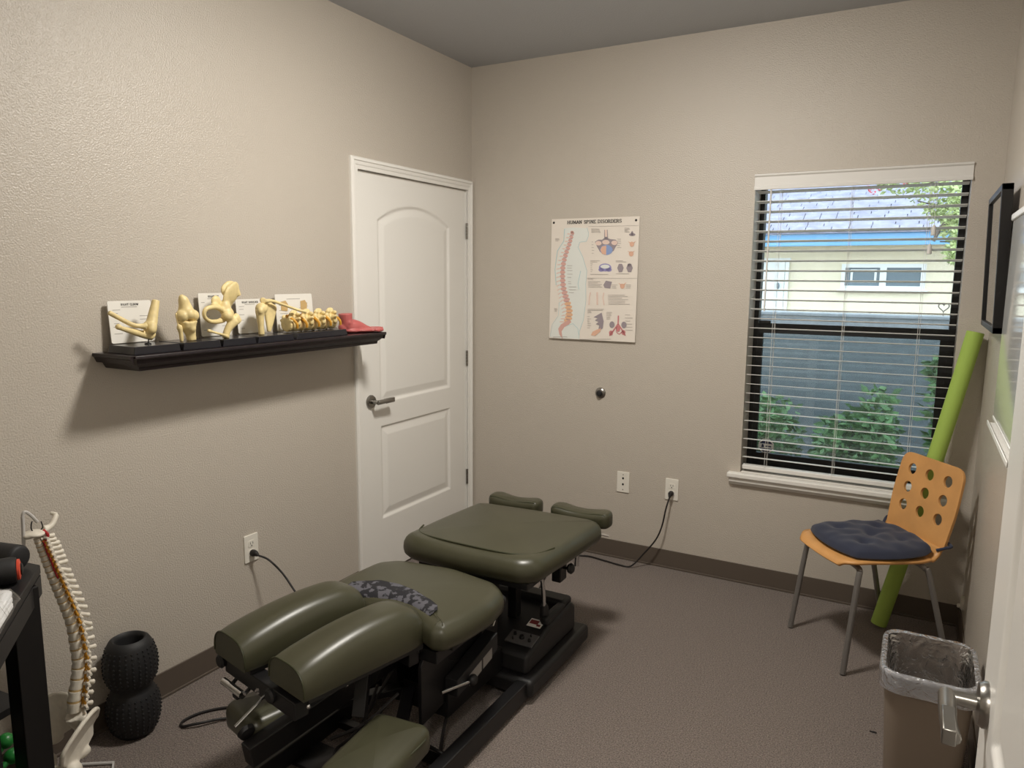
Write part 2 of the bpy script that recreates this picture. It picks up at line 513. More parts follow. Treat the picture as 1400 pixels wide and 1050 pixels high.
# jamb with stop, and the casing
mb = MB()
mb.box(-T, -.004, DY0, DY0 + .018, 0, DZ).box(-T, -.004, DY1 - .012, DY1, 0, DZ).box(-T, -.004, DY0, DY1, DZ - .012, DZ)
mb.box(-.075, -.050, DY0 + .01, DY0 + .035, 0, DZ).box(-.075, -.050, DY1 - .03, DY1, 0, DZ).box(-.075, -.050, DY0, DY1, DZ - .03, DZ)
mb.build('jamb', 'white', d1, smooth=0)
MB().box(-.110, -.080, DY0, DY1, 0.0, DZ).build('leak_blocker', 'dark', d1, smooth=0)  # added sheet that keeps outside light from leaking round the slab
def casing(name, label, y_out0, y_in0, y_in1, y_out1, z_in, z_out, X, s):
    """profiled casing around an opening; profile steps across its width"""
    prof = [(0, .010), (.12, .017), (.30, .018), (.36, .013), (.62, .011), (.70, .008), (1.0, .007)]   # (from outer edge 0..1, thickness)
    mb = MB()
    def loop(t):
        a = y_out0 + (y_in0 - y_out0) * t; b = y_out1 + (y_in1 - y_out1) * t; c = z_out + (z_in - z_out) * t
        return a, b, c
    path = []
    for t, th in prof:
        a, b, c = loop(t)
        path.append([V((X + s * th, a, 0)), V((X + s * th, a, c)), V((X + s * th, b, c)), V((X + s * th, b, 0))])
    first = [V((X, p.y, p.z)) for p in path[0]]; last = [V((X, p.y, p.z)) for p in path[-1]]
    path = [first] + path + [last]
    for g in path: mb.v += g
    for i in range(len(path) - 1):
        for j in range(3):
            mb.f.append((i * 4 + j, i * 4 + j + 1, (i + 1) * 4 + j + 1, (i + 1) * 4 + j))
    return struct(mb.build(name, 'white', smooth=0), label, 'trim')
casing('trim_1', 'white moulded casing around the closed arched panel door', -1.055, -1.004, -.046, -.0085, 2.050, 2.104, 0, 1)

d2 = struct_empty('door_2', 'open white panel door at right edge with lever handle', 'door', (2.482, -3.385, .012))
o = link('slab', slab_mesh, None, d2, smooth=30); o.matrix_parent_inverse = Matrix.Identity(4)
o.rotation_euler = (0, 0, math.pi)
lever(d2, (2.482, -2.508, .935), (-1, 0, 0), (0, -1, 0))
mb = MB()
mb.box(FX0 - .055, FX0 + .004, YF, YF + .014, 0, FZ + .05).box(FX0, FX1, YF, YF + .014, FZ - .004, FZ + .05).box(FX1 + .002, FX1 + .055, YF, YF + .014, 0, FZ + .05)
mb.box(FX0, FX0 + .015, YF - T, YF, 0, FZ).box(FX1 - .008, FX1, YF - T, YF, 0, FZ).box(FX0, FX1, YF - T, YF, FZ - .012, FZ)
struct(mb.build('trim_2', 'white', smooth=0, bevel=.002), 'white casing of the doorway beside the open door', 'trim')

# ------------------------------------------------------------------ window
wn = struct_empty('window_1', 'black framed single hung window behind white blinds', 'window', (2.05, .1, .585))
mb = MB()
fy0, fy1 = .145, .205
mb.box(WX0, 1.632, fy0, fy1, WZ0, WZ1).box(2.468, WX1, fy0, fy1, WZ0, WZ1).box(1.632, 2.468, fy0, fy1, 2.02, WZ1).box(1.632, 2.468, fy0, fy1, WZ0, .618)
mb.build('frame', 'winblk', wn, smooth=0)
mb = MB()
mb.box(1.632, 2.468, .149, .185, 1.284, 1.334).box(1.630, 1.656, .147, .175, .616, 1.284).box(2.438, 2.472, .147, .175, .616, 1.284).box(1.656, 2.438, .147, .175, .616, .662)
mb.build('lower_sash', 'winblk', wn, smooth=0)
MB().box(1.636, 1.692, .137, .151, 1.330, 1.348).build('sash_lock', 'winblk', wn, bevel=.003)
MB().box(1.632, 2.468, .189, .191, 1.33, 2.02).build('pane', 'glass', wn, smooth=0)
MB().box(1.656, 2.438, .161, .163, .662, 1.284).build('pane', 'glass', wn, smooth=0)
MB().box(1.632, 2.468, .197, .198, .618, 1.31).build('insect_screen', 'screen', wn, smooth=0)
# sticker on the lower pane
st = MB(); 
def ngon(cx, cz, rx, rz, n=8, a0=22.5): return [(cx + rx * math.cos(math.radians(a0 + 360 * i / n)), cz + rz * math.sin(math.radians(a0 + 360 * i / n))) for i in range(n)]
def ring2(mb, outer, inner, o, U, Vv, N, d):
    k = len(outer)
    o, U, Vv, N = V(o), V(U), V(Vv), V(N)
    P = lambda p, dd: o + U * p[0] + Vv * p[1] + N * dd
    vs = [P(p, 0) for p in outer] + [P(p, 0) for p in inner] + [P(p, d) for p in outer] + [P(p, d) for p in inner]
    fs = []
    for i in range(k):
        j = (i + 1) % k
        fs += [(i, j, k + j, k + i), (2 * k + i, 3 * k + i, 3 * k + j, 2 * k + j), (i, 2 * k + i, 2 * k + j, j), (k + i, k + j, 3 * k + j, 3 * k + i)]
    return mb.add(vs, fs)
so = (1.702, .1595, .698)
stk = tag(ring2(MB(), ngon(0, 0, .041, .041), ngon(0, 0, .034, .034), so, (1, 0, 0), (0, 0, 1), (0, -1, 0), .0006).build('security_sticker', 'wrap', smooth=0), 'octagonal white and blue sticker on lower left windowpane', 'sticker')
M['sblue'] = mat('sticker_blue', (40, 52, 92), 0.5)
MB().prism(ngon(0, 0, .034, .034), so, (1, 0, 0), (0, 0, 1), (0, -1, 0), .0003).build('backing', M['sblue'], stk, smooth=0)
mb = MB()
mb.prism([(-.033, -.012), (.033, -.012), (.033, .012), (-.033, .012)], V(so) + V((0, -.0005, 0)), (1, 0, 0), (0, 0, 1), (0, -1, 0), .0002)
mb.build('emblem', 'wrap', stk, smooth=0)
mb = MB()
for q in ([(-.024, -.008), (-.010, -.008), (-.012, .006), (-.02, .010)], [(-.004, -.005), (.026, -.005), (.026, .002), (-.004, .002)]):
    mb.prism(q, V(so) + V((0, -.0009, 0)), (1, 0, 0), (0, 0, 1), (0, -1, 0), .0002)
mb.build('emblem_mark', M['sblue'], stk, smooth=0)

mb = MB().box(1.553, 2.552, -.045, 0, .560, .585).box(WX0, WX1, 0, .146, .560, .587)
struct(mb.build('trim_3', 'white', smooth=0, bevel=.006, seg=3), 'white window sill with a rounded nose', 'window sill')
MB().prism([(0, .560), (-.034, .560), (-.030, .538), (-.014, .520), (0, .520)], (1.562, 0, 0), (0, 1, 0), (0, 0, 1), (1, 0, 0), .981).build('apron', 'white', bpy.data.objects['trim_3'], smooth=0)

bl = thing('window_blind', 'white horizontal slat blind with open slats hung in the window', 'blind', (2.05, .03, .59))
mb = MB().prism([(-.012, 0), (-.012, .012), (-.006, .020), (-.006, .060), (-.012, .066), (-.012, .074), (.0, .074), (.0, 0)], (1.606, 0, 1.976), (0, 1, 0), (0, 0, 1), (1, 0, 0), .894)
mb.build('valance', 'slat', bl, smooth=0, bevel=.0015)
MB().box(1.613, 2.493, .004, .055, 2.005, 2.048).build('headrail', 'slat', bl, smooth=0)
tilt = math.radians(-8)
sl = MB()
cs, sn = math.cos(tilt), math.sin(tilt)
sec = [(-.025, -.0010), (-.012, -.0004), (.012, -.0004), (.025, -.0010), (.025, .0010), (.012, .0018), (-.012, .0018), (-.025, .0010)]
sec = [(a * cs - b * sn, a * sn + b * cs) for a, b in sec]
sl.prism(sec, (1.616, 0, 0), (0, 1, 0), (0, 0, 1), (1, 0, 0), .874)
slat_me = sl.mesh('slat'); slat_me.materials.append(M['slat'])
for k in range(29):
    o = link('slat', slat_me, None, bl, smooth=0 if k else 30)
    o.location = (0, .03, 1.968 - .0467 * k)
MB().box(1.616, 2.490, .008, .052, .600, .622).build('bottom_rail', 'slat', bl, bevel=.004)
for x in (1.725, 2.035, 2.345):
    mb = MB()
    for yy in (.004, .056):
        mb.tube([(x, yy, 2.0), (x, yy, .61)], .0009, 5)
    mb.tube([(x + .008, .03, 2.0), (x + .008, .03, .61)], .0008, 5)
    mb.build('ladder_cord', 'slat', bl)
MB().tube([(1.684, -.004, 1.985), (1.684, -.006, 1.40)], .004, 8).build('tilt_wand', 'slat', bl)
for x, z in ((2.372, 1.772), (2.362, 1.692)):
    mb = MB().tube([(x, -.003, 1.99), (x, -.003, z + .02)], .0009, 5)
    c = mb.build('pull_cord', 'slat', bl)
    MB().lathe([(.004, .02), (.009, .008), (.010, -.022), (.008, -.024)], (x, -.003, z), n=10).build('tassel', 'slat', c)

# ================================================================== OUTSIDE THE WINDOW
M['mulch'] = mat('garden_soil', (84, 74, 64), 0.95, vary=(8, 0.3))
M['gwall'] = mat('grey_stucco', (122, 129, 136), 0.85, bump=(40, 0.4, 0.01), vary=(14, 0.12))
M['stucco'] = mat('cream_stucco', (238, 231, 208), 0.9, bump=(60, 0.5, 0.01))
M['fascia'] = mat('blue_fascia', (104, 160, 206), 0.5)
M['shing'] = mat('roof_shingle', (134, 136, 156), 0.9, vary=(7, 0.2))
M['extw'] = mat('white_exterior', (232, 238, 240), 0.5)
M['pane'] = mat('house_pane', (112, 130, 142), 0.1)
M['bark'] = mat('grey_bark', (96, 88, 84), 0.9)
def leaf_mat(name, rgb):
    m = mat(name, rgb, 0.55, vary=(9, 0.3))
    b = m.node_tree.nodes['Principled BSDF']
    b.inputs['Transmission Weight'].default_value = 0.0
    return m
M['leafd'] = leaf_mat('shrub_leaf', (104, 142, 88))
M['leafl'] = leaf_mat('tree_leaf', (176, 190, 134))
M['petal'] = mat('pink_petal', (222, 110, 124), 0.6)

struct(MB().box(-9, 12, WT, 14, -.25, -.15).build('ground', 'mulch', smooth=0), 'garden soil outside the window', 'ground')
gw = MB().box(-4, 8, 3.2, 3.4, -.15, 1.235).build('garden_wall', 'gwall', smooth=0)
tag(gw, 'long grey garden wall outside between shrubs and cream house', 'garden wall')
MB().box(-4, 8, 3.17, 3.43, 1.235, 1.262).build('coping', 'gwall', gw, smooth=0, bevel=.006)

hs = thing('neighbour_house', 'cream stucco house with blue fascia seen through the window', 'house', (1.5, 8.2, -.15))
MB().box(-6, 9, 8.0, 11.0, -.15, 2.30).build('wall', 'stucco', hs, smooth=0)
MB().box(-6.4, 9.4, 7.50, 7.54, 2.015, 2.185).build('fascia', 'fascia', hs, smooth=0, bevel=.004)
MB().box(-6.4, 9.4, 7.54, 8.0, 2.015, 2.035).build('soffit', 'stucco', hs, smooth=0)
slope = math.radians(24)
sc, ss = math.cos(slope), math.sin(slope)
MB().prism([(7.46, 2.185), (7.46 + 3.6 * sc, 2.185 + 3.6 * ss), (7.46 + 3.6 * sc, 2.24 + 3.6 * ss), (7.46, 2.20)], (-6.4, 0, 0), (0, 1, 0), (0, 0, 1), (1, 0, 0), 15.8).build('roof', 'shing', hs, smooth=0)
mb = MB()
rnd = random.Random(3)
for r in range(22):
    x = -3.0 + rnd.random() * .3
    while x < 6.0:
        w = rnd.choice((.22, .28, .34))
        d0 = r * .145
        p = V((x + w / 2, 7.46 + (d0 + .08) * sc, 2.205 + (d0 + .08) * ss))
        lift = .010 + rnd.random() * .006
        mb.obox(p + V((0, -ss, sc)) * lift, (1, 0, 0), (0, sc, ss + .06), (0, -ss, sc), w / 2 - .006, .085, .006)
        x += w
sh = mb.build('shingles', 'shing', hs, smooth=0); sh['kind'] = 'stuff'
# little two light window
hw = MB()
wx0, wx1, wz0, wz1 = 1.30, 2.37, 1.41, 1.775
hw.box(wx0, wx1, 7.955, 8.0, wz1 - .055, wz1).box(wx0, wx1, 7.955, 8.0, wz0, wz0 + .055).box(wx0, wx0 + .05, 7.955, 8.0, wz0 + .055, wz1 - .055).box(wx1 - .06, wx1, 7.955, 8.0, wz0 + .055, wz1 - .055).box(1.80, 1.885, 7.955, 8.0, wz0 + .055, wz1 - .055).box(wx0 - .04, wx1 + .04, 7.93, 8.0, wz0 - .03, wz0)
wnd = hw.build('window', 'extw', hs, smooth=0)
MB().box(1.885, wx1 - .06, 7.985, 7.995, wz0 + .055, wz1 - .055).build('pane', 'pane', wnd, smooth=0)
MB().box(wx0 + .05, 1.80, 7.990, 7.997, wz0 + .055, wz1 - .055).build('pane', 'pane', wnd, smooth=0)
mb = MB()
for b in ((1.42, 1.76, wz1 - .11, wz1 - .08), (1.42, 1.76, wz0 + .10, wz0 + .125), (1.42, 1.45, wz0 + .125, wz1 - .11), (1.73, 1.76, wz0 + .125, wz1 - .11)): mb.box(b[0], b[1], 7.982, 7.996, b[2], b[3])
mb.build('inner_sash', 'extw', wnd, smooth=0)
hd = MB().box(-.30, .52, 7.95, 8.0, -.15, 1.825).build('door', 'extw', hs, smooth=0)
MB().box(-.38, .60, 7.94, 7.97, 1.83, 1.86).box(.53, .58, 7.94, 7.97, -.15, 1.83).build('door_frame', 'extw', hd, smooth=0)
MB().ell((.44, 7.93, 1.45), (.02, .02, .05)).build('handle', 'pane', hd)
# heart ornament on a wire behind the wall
ht = []
for i in range(41):
    t = 2 * math.pi * i / 40
    ht.append((2.512 + .0032 * 16 * math.sin(t) ** 3 * .75, 3.3, 1.335 + .0032 * (13 * math.cos(t) - 5 * math.cos(2 * t) - 2 * math.cos(3 * t) - math.cos(4 * t)) * .75))
mb = MB().tube(ht[:-1], .005, 6, closed=True).tube([(2.512, 3.3, 1.296), (2.512, 3.3, 1.25)], .004, 6)
tag(mb.build('heart_ornament', 'bark'), 'small wire heart standing on the grey garden wall', 'ornament')

def foliage(name, blobs, m, parent, n, size, seed):
    """leaf blades scattered inside ellipsoids"""
    rr = random.Random(seed)
    mb = MB()
    for i in range(n):
        c, r = rr.choice(blobs)
        while True:
            q = V((rr.uniform(-1, 1), rr.uniform(-1, 1), rr.uniform(-1, 1)))
            if q.length < 1: break
        p = V((c[0] + q.x * r[0], c[1] + q.y * r[1], c[2] + q.z * r[2]))
        d = V((rr.gauss(0, 1), rr.gauss(0, 1), rr.gauss(0, .6))).normalized()
        u, w = frame_of(d)
        a = rr.uniform(0, 6.28)
        s_ = u * math.cos(a) + w * math.sin(a)
        L = size * rr.uniform(.7, 1.3)
        up = d.cross(s_)
        mb.add([p, p + d * L * .5 + s_ * L * .24 + up * L * .04, p + d * L, p + d * L * .5 - s_ * L * .24 + up * L * .04], [(0, 1, 2), (0, 2, 3)])
    o = mb.build(name, m, parent, smooth=0)
    o['kind'] = 'stuff'
    return o
def stems(parent, base, tops, r, m='bark'):
    mb = MB()
    for t in tops:
        b = V(base); t = V(t)
        mid = (b + t) / 2 + V((random.uniform(-.04, .04), random.uniform(-.04, .04), 0))
        mb.tube(spline([b, mid, t], 4), [r * (1 - .8 * i / 8) for i in range(9)], 6)
    return mb.build('stems', m, parent)
shr = [('low green shrub outside below the left half of the window', (1.2, 1.9, -.15), [((1.15, 1.8, .34), (.38, .38, .36)), ((1.44, 1.9, .34), (.21, .35, .38)), ((.9, 2.0, .30), (.36, .4, .4))], 2800, 21),
       ('tallest green shrub outside behind the right half of the window', (2.75, 1.9, -.15), [((2.66, 1.8, .72), (.24, .35, .38)), ((2.88, 1.9, .35), (.33, .4, .45)), ((2.58, 1.9, .95), (.14, .12, .14)), ((2.62, 1.8, .30), (.18, .3, .4))], 3800, 22),
       ('middle green shrub outside between the other two below the window', (2.0, 1.75, -.15), [((1.90, 1.7, .28), (.13, .30, .36)), ((2.15, 1.7, .42), (.13, .32, .44)), ((2.04, 1.7, .32), (.20, .3, .38))], 2800, 23)]
for lab, loc, blobs, n, sd in shr:
    t = thing('garden_shrub', lab, 'shrub', loc, 'shrubs below the window')
    foliage('foliage', blobs, 'leafd', t, n, .075, sd)
    stems(t, loc, [b[0] for b in blobs], .018)
tr = thing('flowering_tree', 'leafy tree with thin grey branches and a few pink flowers outside', 'tree', (4.1, 4.4, -.15))
MB().tube(spline([(4.1, 4.4, -.15), (4.05, 4.4, .9), (3.95, 4.35, 1.7), (3.8, 4.3, 2.5)], 5), [.09 - .003 * i for i in range(16)], 9).build('trunk', 'bark', tr)
mb = MB()
for pts in ([(3.95, 4.35, 1.75), (3.2, 4.2, 1.98), (2.6, 4.05, 2.16), (2.25, 4.0, 2.26)], [(3.88, 4.3, 2.1), (3.1, 4.1, 2.28), (2.5, 4.0, 2.38), (2.0, 4.0, 2.52)],
            [(3.82, 4.3, 2.4), (3.0, 4.1, 2.6), (2.3, 4.0, 2.62), (1.75, 3.95, 2.60)], [(3.95, 4.35, 1.65), (3.2, 4.2, 1.72), (2.75, 4.1, 1.88), (2.45, 4.05, 1.90)], [(2.6, 4.05, 2.16), (2.45, 4.0, 2.02), (2.4, 4.0, 1.9)]):
    mb.tube(spline(pts, 4), [.028 - .0018 * i for i in range(len(pts) * 4 - 3)], 6)
mb.build('branches', 'bark', tr)
foliage('foliage', [((2.50, 4.0, 2.32), (.36, .3, .16)), ((2.25, 4.0, 2.46), (.40, .3, .14)), ((2.75, 4.1, 2.40), (.35, .3, .2)), ((2.58, 4.05, 2.02), (.14, .2, .14)), ((2.62, 4.05, 1.80), (.13, .2, .12)), ((1.95, 3.95, 2.52), (.3, .25, .08)), ((2.55, 4.0, 2.16), (.25, .2, .12)), ((3.3, 4.2, 2.5), (.5, .4, .4))], 'leafl', tr, 3400, .056, 31)
foliage('flowers', [((1.88, 3.9, 2.36), (.05, .04, .04)), ((2.12, 3.9, 2.47), (.06, .04, .04)), ((1.72, 3.9, 2.50), (.04, .04, .03))], 'petal', tr, 60, .05, 32)

# ================================================================== LAMPS (flush dome on the ceiling; the hallway one is added fill)
def dome_lamp(name, label, c, strength):
    t = thing(name, label, 'ceiling lamp', (c[0], c[1], H))
    MB().lathe([(.19, 0), (.19, -.022), (.178, -.03)], (c[0], c[1], H), n=40, cap1=False).build('rim', 'nickel', t)
    prof = [(.172 * math.cos(math.radians(a)), -.028 - .052 * math.sin(math.radians(a))) for a in range(0, 91, 10)]
    prof[-1] = (.002, prof[-1][1])
    gm = mat('lamp_glass_' + name, (255, 240, 222), 0.4, emit=((255, 249, 239), strength))
    MB().lathe(prof, (c[0], c[1], H), n=40, cap0=False).build('glass_dome', gm, t, smooth=180)
dome_lamp('ceiling_lamp', 'round frosted dome lamp on the room ceiling', (1.36, -1.66), LAMP)
dome_lamp('hall_fill_light', 'added dome fill light on the unseen hallway ceiling', (2.25, -4.25), HALL_FILL)  # unseen fill light, added to brighten the room through the doorway

# ================================================================== RIGHT WALL
pf = thing('picture_frame', 'black framed picture under glass on the right wall', 'picture', (W, -.42, 1.61))
fy = (-.72, -.13)
def fx(z): return 2.556 + (1.885 - z) * .030
def tilted(y0, y1, z0, z1, d0, d1):
    vs = []
    for d in (d0, d1):
        for y in (y0, y1):
            for z in (z0, z1):
                vs.append((fx(z) + d, y, z))
    return vs, [(0, 1, 3, 2), (4, 6, 7, 5), (0, 4, 5, 1), (2, 3, 7, 6), (0, 2, 6, 4), (1, 5, 7, 3)]
z0, z1, bw = 1.375, 1.880, .022
for b in ((fy[0], fy[0] + bw, z0, z1), (fy[1] - bw, fy[1], z0, z1), (fy[0], fy[1], z1 - bw, z1), (fy[0], fy[1], z0, z0 + bw)):
    MB().add(*tilted(*b, 0, .034)).build('frame_rail', 'black', pf, smooth=0, bevel=.002)
M['print'] = mat('print_reflection', (196, 196, 212), 0.4, vary=(14, 0.2))  # lavender white painted in for the reflection on the picture glass
MB().add(*tilted(fy[0] + bw, fy[1] - bw, z0 + bw, z1 - bw, .008, .010)).build('glazing', 'glass', pf, smooth=0)
MB().add(*tilted(fy[0] + bw, fy[1] - bw, z0 + bw, z1 - bw, .013, .03)).build('print', M['print'], pf, smooth=0)

wbd = thing('whiteboard', 'glossy white board with a narrow tray, on right wall by open door', 'whiteboard', (W, -1.2, 1.1))
MB().box(2.592, 2.606, -1.66, -.80, 1.105, 1.755).build('panel', 'gloss', wbd, smooth=0)
MB().box(2.586, 2.608, -1.67, -.79, 1.750, 1.772).build('top_rail', 'white', wbd, bevel=.004)
MB().box(2.580, 2.606, -1.47, -.80, 1.074, 1.080).box(2.576, 2.580, -1.47, -.80, 1.072, 1.088).box(2.590, 2.606, -1.66, -.80, 1.096, 1.105).build('tray', 'white', wbd, bevel=.002)

# ================================================================== WALL PLATES, BUMPER, STOP
def plate(name, label, c, n, blank=False):
    """wall plate of 70 x 115 mm, c centre on the wall, n out of the wall"""
    c, n = V(c), V(n)
    side = V((0, 0, 1)).cross(n)
    up = V((0, 0, 1))
    t = thing(name, label, 'wall plate' if blank else 'outlet', c)
    MB().prism(rrect(-.0355, .0355, -.058, .058, .004, 3), c, side, up, n, .006).build('plate', 'plate', t, smooth=0, bevel=.0018)
    if blank:
        for z in (-.042, .042): MB().prism(ngon(0, z, .0028, .0028, 8), c + n * .0062, side, up, n, .0006).build('screw', 'dark', t, smooth=0)
        for z in (-.012, .022): MB().prism(ngon(0, z, .006, .007, 6), c + n * .0062, side, up, n, .0009).build('jack', 'dark', t, smooth=0)
    else:
        for z in (.0195, -.0195):
            MB().prism([(x, zz + z) for x, zz in rrect(-.017, .017, -.014, .014, .008, 4)], c + n * .006, side, up, n, .0015).build('receptacle', 'plate', t, smooth=0)
            mb = MB()
            for x in (-.0065, .0065): mb.prism([(x - .0012, z - .002), (x + .0012, z - .002), (x + .0012, z + .007), (x - .0012, z + .007)], c + n * .0076, side, up, n, .0004)
            mb.prism(ngon(0, z - .008, .003, .003, 8), c + n * .0076, side, up, n, .0004)
            mb.build('slots', 'dark', t, smooth=0)
    return t
plate('wall_outlet', 'ivory outlet on the left wall with a black plug in it', (0, -1.715, .438), (1, 0, 0))
plate('wall_outlet', 'ivory outlet under the window end with a black cord', (1.2625, 0, .440), (0, -1, 0))
plate('jack_plate', 'ivory wall plate with two small jacks, nothing plugged in', (.988, 0, .441), (0, -1, 0), True)

kb = thing('door_bumper', 'round metal door bumper on the wall below the poster', 'door bumper', (.84, 0, .926))
MB().lathe([(.030, 0), (.030, .004), (.024, .010), (.016, .013)], (.84, 0, .926), (0, -1, 0), 28).build('plate', 'nickel', kb)
MB().lathe([(.016, .012), (.017, .022), (.012, .028), (.004, .029)], (.84, 0, .926), (0, -1, 0), 24).build('bumper', 'rubber', kb)
ks = thing('wall_socket_cap', 'small round white cap low on the right wall by bin', 'wall cap', (W, -.13, .15))
MB().lathe([(.034, 0), (.034, .005), (.026, .012)], (W, -.13, .165), (-1, 0, 0), 24).build('cap', 'plate', ks)
MB().lathe([(.010, .010), (.010, .02), (.006, .024)], (W, -.13, .150), (-1, 0, 0), 14).build('button', 'plate', ks)

# ================================================================== POSTER
po = thing('spine_poster', 'white anatomical spine chart pinned to the wall beside the door', 'poster', (.78, 0, 1.213))
PX, PZ, PW, PH = .5266, 1.8731, .508, .657
def PP(u, v, lift=0.0):
    return V((PX + u * PW, -.0035 - .012 * v - lift, PZ - v * PH))
def crop(cx, cy):
    """coordinates measured on an enlarged view of the sheet -> sheet coordinates 0..1"""
    top = 108 - .0368 * (cx - 140); bot = 945 + .065 * (cx - 110)
    v = (cy - top) / (bot - top)
    l = 140 - 30 * v; r = 765 - 40 * v
    return (cx - l) / (r - l), v
mb = MB()
mb.add([PP(0, 0), PP(1, 0), PP(1, 1), PP(0, 1), PP(0, 0, -.0006), PP(1, 0, -.0006), PP(1, 1, -.0006), PP(0, 1, -.0006)], [(0, 1, 2, 3), (4, 7, 6, 5), (0, 4, 5, 1), (1, 5, 6, 2), (2, 6, 7, 3), (3, 7, 4, 0)])
mb.build('sheet', 'paper', po, smooth=0)
LAY = [0.0004]
def printed(name, polys, m, raw=False, split=False):
    """flat print: polygons in measured coordinates, one ink"""
    mb = MB()
    for p in polys:
        pts = [PP(*(q if raw else crop(*q)), LAY[0]) for q in p]
        if split:
            MB().add(pts, [tuple(range(len(pts)))]).build(name, m, po, smooth=0)
        else:
            mb.add(pts, [tuple(range(len(pts)))])
    LAY[0] += .00012
    if not split: return mb.build(name, m, po, smooth=0)
def ink(name, rgb): M[name] = mat('ink_' + name, rgb, .55)
for n_, c_ in dict(pale=(222, 225, 220), skin=(224, 200, 188), vert=(212, 168, 158), lumb=(224, 180, 144), sac=(166, 142, 150), grey2=(150, 140, 146), lav=(154, 148, 196), blue=(138, 158, 202), rose=(200, 128, 130), line=(176, 170, 166), aqua=(174, 204, 208), orng=(220, 176, 152)).items(): ink(n_, c_)
def el(cx, cy, rx, ry, n=16, rot=0): 
    out = []
    for i in range(n):
        a = 2 * math.pi * i / n
        x, y = rx * math.cos(a), ry * math.sin(a)
        out.append((cx + x * math.cos(rot) - y * math.sin(rot), cy + x * math.sin(rot) + y * math.cos(rot)))
    return out
def strip(pts, w):
    out = []
    for a, b in zip(pts, pts[1:]):
        dx, dy = b[0] - a[0], b[1] - a[1]; L = math.hypot(dx, dy) or 1
        nx, ny = -dy / L * w / 2, dx / L * w / 2
        out.append([(a[0] + nx, a[1] + ny), (b[0] + nx, b[1] + ny), (b[0] - nx, b[1] - ny), (a[0] - nx, a[1] - ny)])
    return out
printed('torso_drawing', [[(235, 170), (300, 165), (400, 170), (408, 215), (395, 262), (345, 268), (338, 300), (305, 300), (240, 250)],
                          [(240, 250), (305, 300), (338, 300), (370, 380), (392, 470), (388, 560), (380, 700), (368, 820), (335, 900), (335, 955), (215, 950), (120, 940), (140, 850), (195, 780), (190, 640), (165, 480), (200, 320)]], 'pale')
printed('contour_lines', strip([(398, 165), (409, 200), (408, 225), (393, 262), (345, 268), (333, 305), (365, 370), (395, 470), (386, 560), (386, 680), (366, 820), (335, 905), (333, 955)], 3) + strip([(235, 175), (228, 260), (180, 330), (160, 460), (168, 570)], 5) + strip([(190, 690), (180, 790), (135, 850), (118, 935)], 3) + strip([(350, 470), (330, 560), (336, 600)], 4) + strip([(215, 870), (290, 845), (325, 880), (333, 930)], 3), 'aqua').__setitem__('kind', 'stuff')
sp = [(292, 205), (280, 245), (268, 285), (252, 325), (238, 365), (225, 410), (218, 455), (216, 500), (217, 545), (222, 590), (232, 632), (244, 672), (256, 712), (264, 752), (262, 792), (250, 826)]
def lerp_path(p, k):
    out = []
    for i in range(k):
        t = i / (k - 1) * (len(p) - 1); j = min(int(t), len(p) - 2); f_ = t - j
        out.append((p[j][0] + (p[j + 1][0] - p[j][0]) * f_, p[j][1] + (p[j + 1][1] - p[j][1]) * f_))
    return out
body, lum, spi = [], [], []
pth = lerp_path(sp, 24)
for i, (x, y) in enumerate(pth):
    w = 15 + 13 * i / 23; h = 11 + 5 * i / 23
    a, b = pth[max(i - 1, 0)], pth[min(i + 1, 23)]
    r_ = math.atan2(b[1] - a[1], b[0] - a[0]) - math.pi / 2
    (lum if i > 17 else body).append(el(x, y, w, h, 12, r_))
    spi.append(el(x - w - 12, y + 5, 13 + i * .4, 5, 8, r_ - .3))
printed('spine_drawing', body + [el(290, 196, 12, 8)], 'vert')
printed('lumbar_drawing', lum, 'lumb')
printed('spinous_drawing', spi, 'skin')
printed('disc_drawing', [q for i in range(23) for q in strip([((pth[i][0] + pth[i + 1][0]) / 2 - 14, (pth[i][1] + pth[i + 1][1]) / 2 - 1), ((pth[i][0] + pth[i + 1][0]) / 2 + 14, (pth[i][1] + pth[i + 1][1]) / 2 + 1)], 4)], 'sac')
printed('sacrum_drawing', [[(262, 815), (235, 830), (200, 850), (180, 880), (188, 920), (212, 955), (205, 900), (225, 870), (262, 850), (275, 832)]], 'vert')
# large vertebra, upper right
printed('vertebra_drawing', [[(455, 265), (480, 250), (505, 250), (530, 232), (560, 245), (600, 250), (618, 272), (600, 300), (585, 330), (540, 350), (490, 335), (470, 300)], [(522, 180), (545, 180), (548, 245), (520, 245)]], 'grey2')
printed('vertebra_arch_drawing', [el(480, 275, 22, 16), el(592, 272, 22, 16), el(532, 268, 26, 16), [(525, 180), (541, 180), (542, 230), (526, 230)]], 'skin')
printed('disc_sphere_drawing', [el(535, 322, 44, 36, 22)], 'blue')
printed('disc_half_drawing', [[(535, 290), (505, 298), (492, 322), (505, 350), (533, 357)]], 'orng')
printed('small_disc_drawing', [el(525, 446, 44, 28, 20), el(498, 462, 20, 14), el(552, 462, 20, 14)], 'lav')
printed('small_disc_top_drawing', [el(525, 440, 32, 14, 18)], 'pale')
printed('small_vertebra_drawing', [el(714, 214, 22, 10), el(714, 206, 8, 16), el(640, 570, 8, 8), [(512, 570), (530, 540), (572, 548), (560, 596), (520, 590)], el(632, 450, 22, 34, 6), el(694, 450, 22, 34, 6), el(694, 432, 12, 14), el(570, 855, 18, 24), el(652, 858, 18, 24), [(440, 800), (498, 768), (512, 830), (505, 880), (470, 905), (480, 860), (455, 850), (476, 835), (450, 822), (470, 808)]], 'grey2', split=True)
